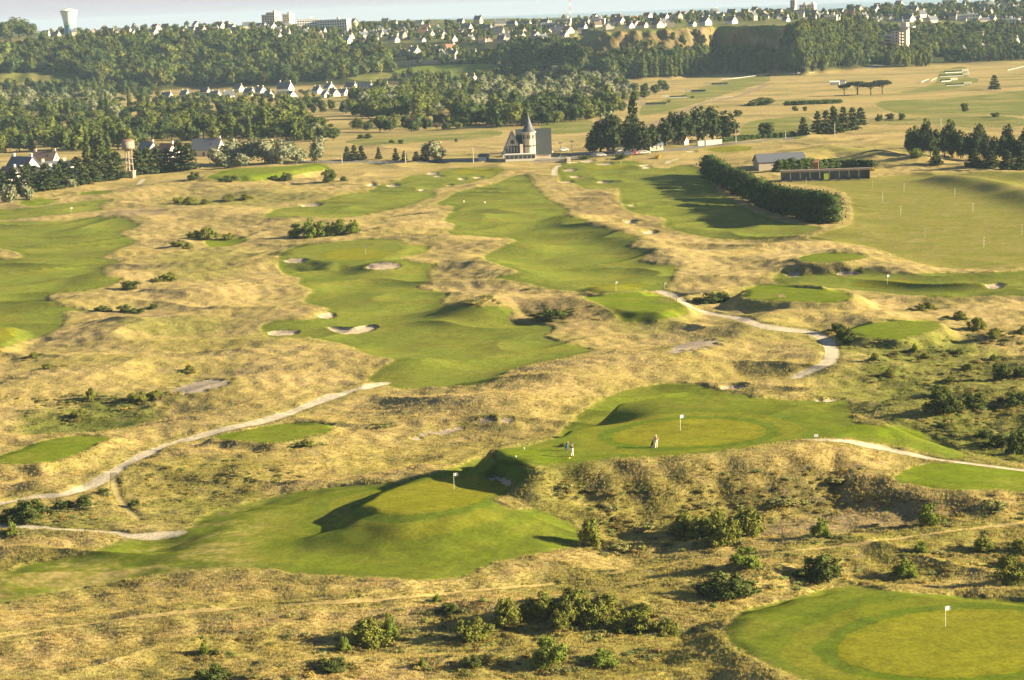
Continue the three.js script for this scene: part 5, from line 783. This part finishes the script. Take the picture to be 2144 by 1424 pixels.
block('office_block', 'sand coloured block at the quarry end', 1741, 2080, 12, 9, 3, 4, W.cream, -.3); block('office_block', 'white school block in the far suburb', 2020, 2420, 30, 10, 2, 9, W.white, -.2); block('office_block', 'long white block above the wooded slope', 2110, 2360, 24, 10, 2, 7, W.white, -.3); block('office_block', 'white hall on the crest of the far suburb', 1990, 2700, 18, 10, 2, 5, W.white, -.3);
{ // the apartment tower in the trees: two bodies, a slanting head, stacked balconies
  const o = G(1882, 112), s = .43, y = o.y - 2, g = thing('apartment_tower', 'slender apartment tower with stacked balconies rising from the trees', 'building', [o.x, y, o.z], -.55);
  obj('wall', boxOn(8, 23, 8, -1.5, 0, 0), W.pinkish, g); obj('upper_wall', boxOn(5.5, 30, 7, 4.6, 0, -4.5), W.cream, g); obj('roof', box(12.5, 1.2, 7, .6, 26, -3).applyMatrix4(new THREE.Matrix4().makeShear(0, 0, .28, 0, 0, 0)), W.paleGrey, g);
  for (let f = 0; f < 8; f++) { const b = obj('balcony', merge([boxOn(2.2, .25, 6.4, 3.5, 1 + f * 2.7, .2), boxOn(.12, 1, 6.4, 4.6, 1.2 + f * 2.7, .2)]), W.cream, g); obj('window', box(.12, 1.6, 4.4, 2.53, 2.5 + f * 2.7, .2), W.glass, g); for (const x of [-3.8, -.6]) obj('window', box(1.3, 1.3, .12, x, 2.4 + f * 2.7, 4.03), W.glass, g); }
  const p = G(1862, 110), h = thing('apartment_tower', 'shaded lower apartment block half hidden beside the slender tower', 'building', [p.x, p.y - 2, p.z], -.55); obj('wall', boxOn(8, 18, 8), W.concrete, h); obj('roof', boxOn(8.6, .5, 8.6, 0, 18, 0), W.paleGrey, h); for (let f = 0; f < 5; f++) { obj('balcony', boxOn(6.4, 1.1, 1.6, .4, 2 + f * 3, 4.7), W.pinkish, h); obj('window', box(5.6, 1.4, .12, .4, 3.8 + f * 3, 4.03), W.glass, h); }
}
{ // flared water tower with a painted mural
  const d = 2600, x = azOf(149) * d, z = -d, y = heightAt(x, z), g = thing('water_tower', 'flared white water tower with a painted blue and green landscape', 'water tower', [x, y, z], 0);
  const pr = [[6.6, -2], [6.4, 4], [6.5, 8], [6.9, 12], [7.6, 17], [8.5, 21], [9.6, 25], [10.3, 27.6]].map(p => new THREE.Vector2(...p)), lg = new THREE.LatheGeometry(pr.length ? new THREE.SplineCurve(pr).getPoints(36) : pr, 48), p = lg.attributes.position, col = [];
  for (let i = 0; i < p.count; i++) { const h = p.getY(i), a = Math.atan2(p.getZ(i), p.getX(i)), n = noise(a * 2.2, h / 4), top = 13 + 3 * noise(a * 3, 2); let c = [.78, .78, .73]; if (h < top) c = n > .25 ? [.16, .34, .18] : n > -.2 ? [.45, .62, .50] : [.12, .28, .36]; if (h < 8 + 2 * n) c = [.10, .22, .45]; col.push(...c); }
  lg.setAttribute('color', new THREE.Float32BufferAttribute(col, 3)); obj('bowl', lg, new THREE.MeshStandardMaterial({ vertexColors: true, roughness: .8, side: THREE.DoubleSide }), g);
  const cap = obj('roof', new THREE.LatheGeometry([[10.6, 27.5], [10.6, 28.1], [5, 29.8], [2.2, 30.4], [0, 30.5]].map(q => new THREE.Vector2(...q)), 48), W.white, g); obj('rim', new THREE.TorusGeometry(10.45, .35, 8, 48).rotateX(Math.PI / 2).translate(0, 27.5, 0), W.concrete, g); obj('aerial', cyl(.12, .05, 6, -3, 29.5, 0), W.steel, cap);
}
{ // the old concrete tank tower at the pine row
  const tankC = mat(.25, .215, .175, .95), o = G(272, 372), g = thing('tank_tower', 'old concrete tank on splayed legs above a small pump house', 'water tower', [o.x, o.y, o.z], -.15);
  obj('pump_house', boxOn(4.2, 3.2, 4.2, 0, -.4, 0), tankC, g); obj('pump_house_roof', boxOn(4.7, .25, 4.7, 0, 2.8, 0), W.stone, g);
  for (let i = 0; i < 6; i++) { const a = i / 6 * 6.283 + .3; obj('leg', beam([Math.cos(a) * 1.9, 3, Math.sin(a) * 1.9], [Math.cos(a) * 1.35, 12.2, Math.sin(a) * 1.35], .34), tankC, g); }
  for (const [h, r] of [[6, 1.75], [8.6, 1.6]]) obj('ring_beam', new THREE.TorusGeometry(r, .2, 6, 24).rotateX(Math.PI / 2).translate(0, h, 0), tankC, g);
  obj('tank', new THREE.LatheGeometry([[0, 11.9], [1.5, 11.9], [2.75, 12.9], [2.85, 13.2], [2.85, 16.3], [0, 16.35]].map(q => new THREE.Vector2(...q)), 36), tankC, g); obj('tank_lid', new THREE.CylinderGeometry(1.9, 3, .5, 36).translate(0, 16.6, 0), W.tile, g); obj('drain_pipe', cyl(.16, .16, 9, 0, 3, 0), W.stone, g);
  const w = obj('doorway', box(1, 2, .1, .6, 1, 2.12), W.door, g);
}
{ // red and white mast
  const d = 2900, x = azOf(1196) * d, y = heightAt(x, -d), g = thing('radio_mast', 'thin red and white lattice mast on the skyline', 'mast', [x, y, -d]); const red = mat(.5, .08, .06);
  for (let i = 0; i < 9; i++) { const s = []; for (let k = 0; k < 3; k++) { const a = k * 2.094, b = a + 2.094, p = [Math.cos(a) * .9, i * 5.4, Math.sin(a) * .9]; s.push(bar(p, [p[0], p[1] + 5.4, p[2]], .16, 5), bar(p, [Math.cos(b) * .9, i * 5.4 + 5.4, Math.sin(b) * .9], .09, 4)); } obj('mast_section', merge(s), i % 2 ? W.white : red, g); }
}
// ------------------------------------------------------------------ the clubhouse
{
  const o = G(1105, 334), g = thing('clubhouse', 'half-timbered clubhouse with a pointed slate turret', 'clubhouse', [o.x, o.y, o.z - 6], 0);
  obj('main_wall', gable(15, 11, 2.6, 12.9).translate(3, 0, -2), W.cream, g); obj('main_roof', roofGeo(15, 11, 2.3, 13.1, .3, .5).translate(3, 0, -2), mat(.032, .042, .048, .7), g);
  obj('gable_wall', gable(13, 9, 3.2, 12).rotateY(Math.PI / 2).translate(-6.6, 0, -1), W.white, g); obj('gable_roof', roofGeo(13, 9, 2.2, 12.3, .35, .6).rotateY(Math.PI / 2).translate(-6.6, 0, -1), W.slate, g);
  for (let i = -4; i <= 4; i++) { const x = i * .9, top = 3.2 + (4.5 - Math.abs(x)) / 4.5 * 8.6; if (top > 6.4) obj('timber', boxOn(.22, top - 6.4, .12, -6.6 + x, 6.1, 5.56), W.timber, g); }
  obj('tie_beam', box(6.4, .5, .16, -6.6, 6, 5.58), W.timber, g); obj('tie_beam', box(9, .4, .16, -6.6, 3.1, 5.58), W.timber, g); obj('gable_window', box(1.3, 1.6, .14, -6.6, 8, 5.6), W.glass, g); obj('ground_glazing', box(6.6, 2.4, .12, -6.6, 4.5, 5.57), W.glass, g); for (const x of [-8.6, -7.3, -5.9, -4.6]) obj('mullion', boxOn(.18, 2.4, .1, x, 3.3, 5.66), W.white, g);
  const tw = obj('turret_wall', new THREE.CylinderGeometry(3.1, 3.1, 13, 8).rotateY(.39).translate(.8, 5.4, 3.6), W.cream, g);
  for (let i = 0; i < 8; i++) { const a = i / 8 * 6.283, c = Math.cos(a), s = Math.sin(a); obj('turret_timber', boxOn(.2, 9.6, .2, .8 + Math.cos(a) * 3.12, 2.2, 3.6 + Math.sin(a) * 3.12), W.timber, tw); obj('turret_window', boxOn(1.5, 1.7, .12, 0, 9.2, 0).rotateY(-a - .393 + Math.PI / 2).translate(.8 + Math.cos(a + .393) * 2.9, 0, 3.6 + Math.sin(a + .393) * 2.9), W.glass, tw); }
  obj('turret_band', new THREE.CylinderGeometry(3.2, 3.2, .5, 8).rotateY(.39).translate(.8, 6, 3.6), W.timber, tw); obj('turret_eaves', new THREE.CylinderGeometry(3.7, 3.5, .4, 8).rotateY(.39).translate(.8, 12, 3.6), W.white, g);
  const sp = obj('spire', new THREE.LatheGeometry([[3.7, 12.15], [2.4, 13.8], [1.3, 16.4], [.55, 18.6], [.22, 19.6], [.0, 19.7]].map(q => new THREE.Vector2(...q)), 8).rotateY(.39).translate(.8, 0, 3.6), W.slate, g); obj('finial', cyl(.08, .03, 1, .8, 19.6, 3.6), W.steel, sp);
  obj('end_panel', box(.14, 4, 3.6, 10.57, 7.6, -2), W.white, g); obj('end_glazing', box(.14, 1.9, 5, 10.57, 4.2, -2), W.teal, g); obj('end_balcony', box(1.4, .3, 7, 11.1, 2.4, -2), W.cream, g);
  obj('annex_wall', boxOn(13.5, 3, 4, -3.2, -.3, 9), W.white, g); obj('annex_roof', boxOn(14, .25, 4.5, -3.2, 2.7, 9), W.paleGrey, g); for (let i = 0; i < 7; i++) obj('annex_window', box(1.5, 1.5, .1, -8.9 + i * 1.9, 1.6, 11.03), W.glass, g); obj('terrace_parapet', boxOn(9, 1, .3, -9, 0, 8), W.stone, g); obj('side_chimney', boxOn(1.4, 5, 1.2, -2.6, 2, 6), W.cream, g);
}
{ const o = G(1013, 337), g = thing('shed', 'small dark-roofed shed with a white front by the clubhouse', 'shed', [o.x, o.y, o.z], -.5); obj('wall', gable(4, 3, 2.2, 3.2), W.paleGrey, g); obj('roof', roofGeo(4, 3, 2.2, 3.2, .15, .3), W.slate, g); obj('door', boxOn(.1, 1.9, 1, 2.03, 0, 0), W.door, g); }
{ const a = G(1116, 341), b = G(1188, 341), l = b.x - a.x, g = thing('stone_wall', 'dark stone retaining wall with a pale end pier below the clubhouse', 'wall', [(a.x + b.x) / 2, Math.min(a.y, b.y) - .6, (a.z + b.z) / 2]);
  for (let r = 0; r < 4; r++) for (let i = 0; i < 12; i++) obj('stone', boxOn(l / 12 - .06, .62, .7 + .06 * ((i * 7 + r * 3) % 3), (i + .5 + (r % 2) * .4) * l / 12 - l / 2, r * .66, 0), (i + r) % 3 ? W.stone : W.concrete, g); obj('pier', boxOn(1.6, 3.2, 3.4, l / 2 + 1, 0, .6), W.cream, g); obj('coping', boxOn(l + .6, .2, 1, .2, 2.64, 0), W.stone, g); for (const s of [0, 1]) { obj('rail_post', boxOn(.12, 1.1, .12, l / 2 - s * 3, 2.84, -.2), W.white, g); } obj('hand_rail', box(3.4, .1, .1, l / 2 - 1.5, 3.9, -.2), W.white, g); }
{ const a = G(1460, 306), b = G(1512, 301), l = Math.hypot(b.x - a.x, b.z - a.z), n = 12, g = thing('panel_wall', 'pale grey panelled wall under the broad pines', 'wall', [(a.x + b.x) / 2, (a.y + b.y) / 2, (a.z + b.z) / 2], -Math.atan2(b.z - a.z, b.x - a.x)); for (let i = 0; i < n; i++) { obj('panel', boxOn(l / n - .12, 2.6, .15, (i + .5) * l / n - l / 2, -.3, 0), mat(.30, .31, .33), g); obj('post', boxOn(.2, 2.9, .24, i * l / n - l / 2, -.3, 0), W.concrete, g); } }
nearH({ w: 9, d: 7, e: 2.6, r: 6, roof: W.slateBlue, wall: W.stone, chim: 1 }, 'low stone house half hidden in the car park pines', 1368, 313, .5, .8); nearH({ w: 8, d: 6, e: 2.6, r: 5.4, roof: W.tile, wall: W.pinkish, chim: 0 }, 'small orange hut under the broad pines', 1425, 303, -.5, .8);
// lamps and poles along the road
for (const [x, y, h] of [[1130, 330, 30], [1174, 328, 28], [1198, 324, 27]]) { const o = G(x, y), m = metresPerPx(o.d), g = thing('flood_light', 'floodlight mast with a pair of lamps beside the clubhouse', 'lamp post', [o.x, o.y, o.z], rr(-.3, .3), 'floodlight masts by the clubhouse'); obj('pole', cyl(.18, .12, h * m), W.paleGrey, g); for (const s of [-1, 1]) obj('lamp_head', box(.8, .6, .5, s * .5, h * m + .2, .2), W.paleGrey, g); }
for (const [x, y, h] of [[716, 341, 20], [849, 341, 26], [991, 341, 38], [1327, 322, 32], [1541, 299, 30], [1748, 286, 28], [1645, 290, 18], [1970, 264, 20], [1478, 306, 22]]) { const o = G(x, y), m = metresPerPx(o.d), H = h * m, g = thing('telegraph_pole', 'grey telegraph pole standing along the road', 'pole', [o.x, o.y, o.z], rr(-.4, .4), 'telegraph poles along the road'); obj('pole', cyl(.2, .13, H, 0, -.3), W.concrete, g); obj('cross_arm', box(1.6, .12, .12, 0, H - .8, 0), W.wood, g); }
// cars
const carBody = (() => { const s = new THREE.Shape([[-2.1, .35], [2.1, .35], [2.15, .75], [1.25, .95], [.55, 1.42], [-1.1, 1.45], [-1.9, 1.0], [-2.15, .9]].map(p => new THREE.Vector2(...p))); return new THREE.ExtrudeGeometry(s, { depth: 1.5, bevelEnabled: true, bevelSize: .1, bevelThickness: .1, bevelSegments: 2 }).translate(0, 0, -.75); })();
const carGlass = (() => { const s = new THREE.Shape([[1.05, .98], [.5, 1.38], [-1.05, 1.4], [-1.6, 1.0]].map(p => new THREE.Vector2(...p))); return new THREE.ExtrudeGeometry(s, { depth: 1.78, bevelEnabled: false }).translate(0, 0, -.89); })();
const tyre = new THREE.CylinderGeometry(.33, .33, .22, 16).rotateX(Math.PI / 2), hub = new THREE.CylinderGeometry(.2, .2, .24, 12).rotateX(Math.PI / 2), lampG = box(.08, .18, .34, 0, 0, 0);
for (const [x, y, c, n, t] of [[1232, 329, [.04, .06, .12], 'dark blue', 2.9], [1246, 328.5, [.45, .45, .46], 'silver', 3.0], [1259, 328, [.55, .55, .54], 'pale silver', .1], [1282, 320, [.6, .6, .6], 'white', .3], [1301, 318.5, [.62, .63, .64], 'white', .3], [1316, 325, [.10, .13, .20], 'steel blue', .1], [1330, 324.5, [.5, .06, .04], 'red', .1], [1341, 323.5, [.5, .5, .5], 'grey silver', .2], [1351, 322.5, [.6, .6, .58], 'white', .2], [1292, 327, [.05, .05, .055], 'black', .1], [1320, 317.5, [.07, .07, .08], 'black', .3], [1181, 317, [.66, .66, .66], 'white', .2]]) {
  const o = G(x, y), g = thing('parked_car', `${n} hatchback car parked ${x < 1200 ? 'alone beyond the floodlights' : y < 321 ? 'under the dark pines' : 'by the road under the gorse'}`, 'car', [o.x, o.y + .15, o.z], t, 'cars parked by the clubhouse');
  const b = obj('body', carBody, new THREE.MeshPhysicalMaterial({ color: lin(...c), roughness: .35, clearcoat: .6 }), g); obj('windows', carGlass, W.glass, b); for (const sx of [-1.3, 1.3]) for (const sz of [-.8, .8]) { const w = obj('wheel', tyre, W.black, g); w.position.set(sx, .33, sz); obj('rim', hub, W.steel, w); } for (const z of [-.6, .6]) { obj('headlight', lampG, W.paleGrey, g).position.set(2.2, .72, z); }
}
// ------------------------------------------------------------------ the driving range shelter and the sheds behind it
{
  const a = G(1637, 381), b = G(1822, 374), l = Math.hypot(b.x - a.x, b.z - a.z), g = thing('range_shelter', 'long open-fronted driving range shelter with bays and diagonal braces', 'shelter', [(a.x + b.x) / 2, (a.y + b.y) / 2, (a.z + b.z) / 2 - 2], -Math.atan2(b.z - a.z, b.x - a.x)), n = 9, step = l / n;
  const blue = mat(.22, .25, .30, .8), fas = mat(.20, .16, .14, .9);
  obj('roof', box(l + 1, .18, 5.4, 0, 3.9, -.4).applyMatrix4(new THREE.Matrix4().makeRotationX(-.04)), fas, g); obj('fascia', box(l + 1.1, .75, .16, 0, 3.75, 2.4), fas, g); obj('floor', boxOn(l, .15, 4.6, 0, 0, -.2), W.concrete, g);
  for (let i = 0; i < n; i++) { const x = (i + .5) * step - l / 2; obj('back_panel', boxOn(step - .1, 3.4, .12, x, .1, -2.4), i === 4 ? blue : blue, g); obj('post', boxOn(.2, 3.6, .2, i * step - l / 2, .05, 2.1), W.timber, g); if (i % 2 === 0 && i !== 4) obj('brace', beam([x - step * .45, .3, 1.2], [x + step * .4, 3.4, 1.2], .12), W.timber, g); obj('bay_screen', boxOn(.06, 1.6, 2.4, i * step - l / 2, .15, .4), blue, g); }
  obj('post', boxOn(.2, 3.6, .2, l / 2, .05, 2.1), W.timber, g); obj('end_wall', boxOn(.15, 3.5, 4.6, l / 2 - .2, .1, -.2), W.timber, g); obj('door', boxOn(1.7, 2.5, .1, .3, .3, 2.2), mat(.42, .50, .06, .6), g);
}
nearH({ w: 22, d: 12, e: 3, r: 6.4, roof: W.slateBlue, wall: W.stone, chim: 0, win: 0 }, 'barn with a wide grey roof behind the hedge', 1632, 350, .1, .85);
{ const o = G(1654, 362), g = thing('container', 'green steel container behind the range shelter', 'container', [o.x, o.y, o.z - 3]); obj('body', boxOn(5.2, 4.6, 2.4, 0, 0, 0), W.green, g); for (let i = 0; i < 12; i++) obj('rib', boxOn(.16, 4.3, .08, -2.4 + i * .43, .1, 1.24), W.green, g); obj('roof', boxOn(5.3, .12, 2.5, 0, 4.6, 0), W.green, g); }
for (const [x, y, w, l] of [[1682, 361, 2, 'small pale hut behind the range shelter'], [1708, 360, 3.2, 'brick-red hut behind the range shelter']]) { const o = G(x, y), g = thing('hut', l, 'hut', [o.x, o.y, o.z - 3], -.2); obj('wall', gable(w, w, 3.6, 4.7), w > 3 ? W.tile : W.stone, g); obj('roof', roofGeo(w, w, 3.6, 4.7, .12, .25), w > 3 ? W.tile : W.brownTile, g); }
// ------------------------------------------------------------------ steeplechase fences and running rails
const chaseHedge = leafMat(.03, .045, .016);
function chase(x0, y0, x1, y1, label, wings) {
  const a = G(x0, y0), b = G(x1, y1), l = Math.hypot(b.x - a.x, b.z - a.z), g = thing('steeplechase_fence', label, 'fence', [(a.x + b.x) / 2, (a.y + b.y) / 2, (a.z + b.z) / 2], -Math.atan2(b.z - a.z, b.x - a.x));
  obj('hedge', crownGeo(Array.from({ length: 14 }, (_, i) => [(i + .5) * l / 14 - l / 2, .8, 0, l / 22, .9, .9]), 700, .22, .85), chaseHedge, g); obj('take_off_board', boxOn(l, .6, .2, 0, 0, 1.2), W.paleGrey, g);
  for (const s of wings) { const w = obj('wing_rail', merge([1.0, 1.6, 2.2].map(h => box(5.6, .22, .1, s * (l / 2 + 2.8), h, .6))), W.white, g); for (const k of [0, 2.6, 5.4]) obj('post', boxOn(.16, 2.3, .16, s * (l / 2 + .1 + k), 0, .5), W.white, w); }
}
for (const [x0, y0, x1, y1, w] of [[1352, 220, 1396, 218.5, [-1]], [1402, 205.5, 1438, 204, [-1]], [1448, 193, 1478, 192, [-1]], [1490, 178, 1524, 176.5, [-1]]]) chase(x0, y0, x1, y1, 'dark brush steeplechase fence with a white wing rail on the green strip', w);
for (const [x0, y0, x1, y1, w] of [[1967, 161, 2016, 159, [1]], [1977, 153, 2014, 151.5, [1]], [1980, 180, 2018, 178.5, [1]], [1969, 171, 1990, 170, [1]]]) chase(x0, y0, x1, y1, 'brush fence on the racecourse turf near the lone pine', w);
scene.children.forEach(o => { if (o.name.startsWith('steeplechase')) o.userData.group = o.userData.label.includes('lone pine') ? 'fences near the lone pine' : 'fences on the green strip'; });
function rail(label, pts, grp) { const L3 = pts.map(q => G(...q)), a = L3[0], g = thing('running_rail', label, 'rail', [a.x, a.y, a.z], 0, grp); for (let i = 1; i < L3.length; i++) { const p = L3[i - 1], q = L3[i]; obj('rail', beam([p.x - a.x, p.y - a.y + 1.2, p.z - a.z], [q.x - a.x, q.y - a.y + 1.2, q.z - a.z], .24), W.white, g); const n = Math.ceil(Math.hypot(q.x - p.x, q.z - p.z) / 6); for (let k = 0; k < n; k++) obj('post', boxOn(.18, 1.2, .18, lerp(p.x, q.x, k / n) - a.x, lerp(p.y, q.y, k / n) - a.y, lerp(p.z, q.z, k / n) - a.z), W.white, g); } }
rail('white running rail under the poplar row', [[1510, 169], [1535, 167.5], [1584, 161], [1608, 159]]); rail('white running rail in front of the open avenue', [[1635, 158], [1670, 156], [1706, 154]]); rail('white wing rail leading to the brush fences', [[1929, 175], [1944, 169]], 'white wing rails'); rail('white wing rail leading to the brush fences', [[1949, 172], [1962, 166]], 'white wing rails'); rail('white running rail at the edge of the far racecourse', [[2110, 150], [2144, 142], [2180, 137]]); rail('white rail beside the straw on the green strip', [[1480, 208], [1500, 207.5], [1536, 206]]);
{ const o = G(1748, 178), g = thing('horse_shelter', 'low white hut with a grey roof on the racecourse', 'hut', [o.x, o.y, o.z], -.2); obj('wall', gable(7, 4, 2.2, 3.1), W.white, g); obj('roof', roofGeo(7, 4, 2.2, 3.1, .15, .3), W.paleGrey, g); const q = G(1765, 177), h = thing('horse_shelter', 'grey box hut beside the low white hut', 'hut', [q.x, q.y, q.z], -.2); obj('wall', gable(4, 4, 2.6, 3.2), W.paleGrey, h); obj('roof', roofGeo(4, 4, 2.6, 3.2, .15, .3), W.slate, h); }
scene.add(camera); renderer.render(scene, camera);
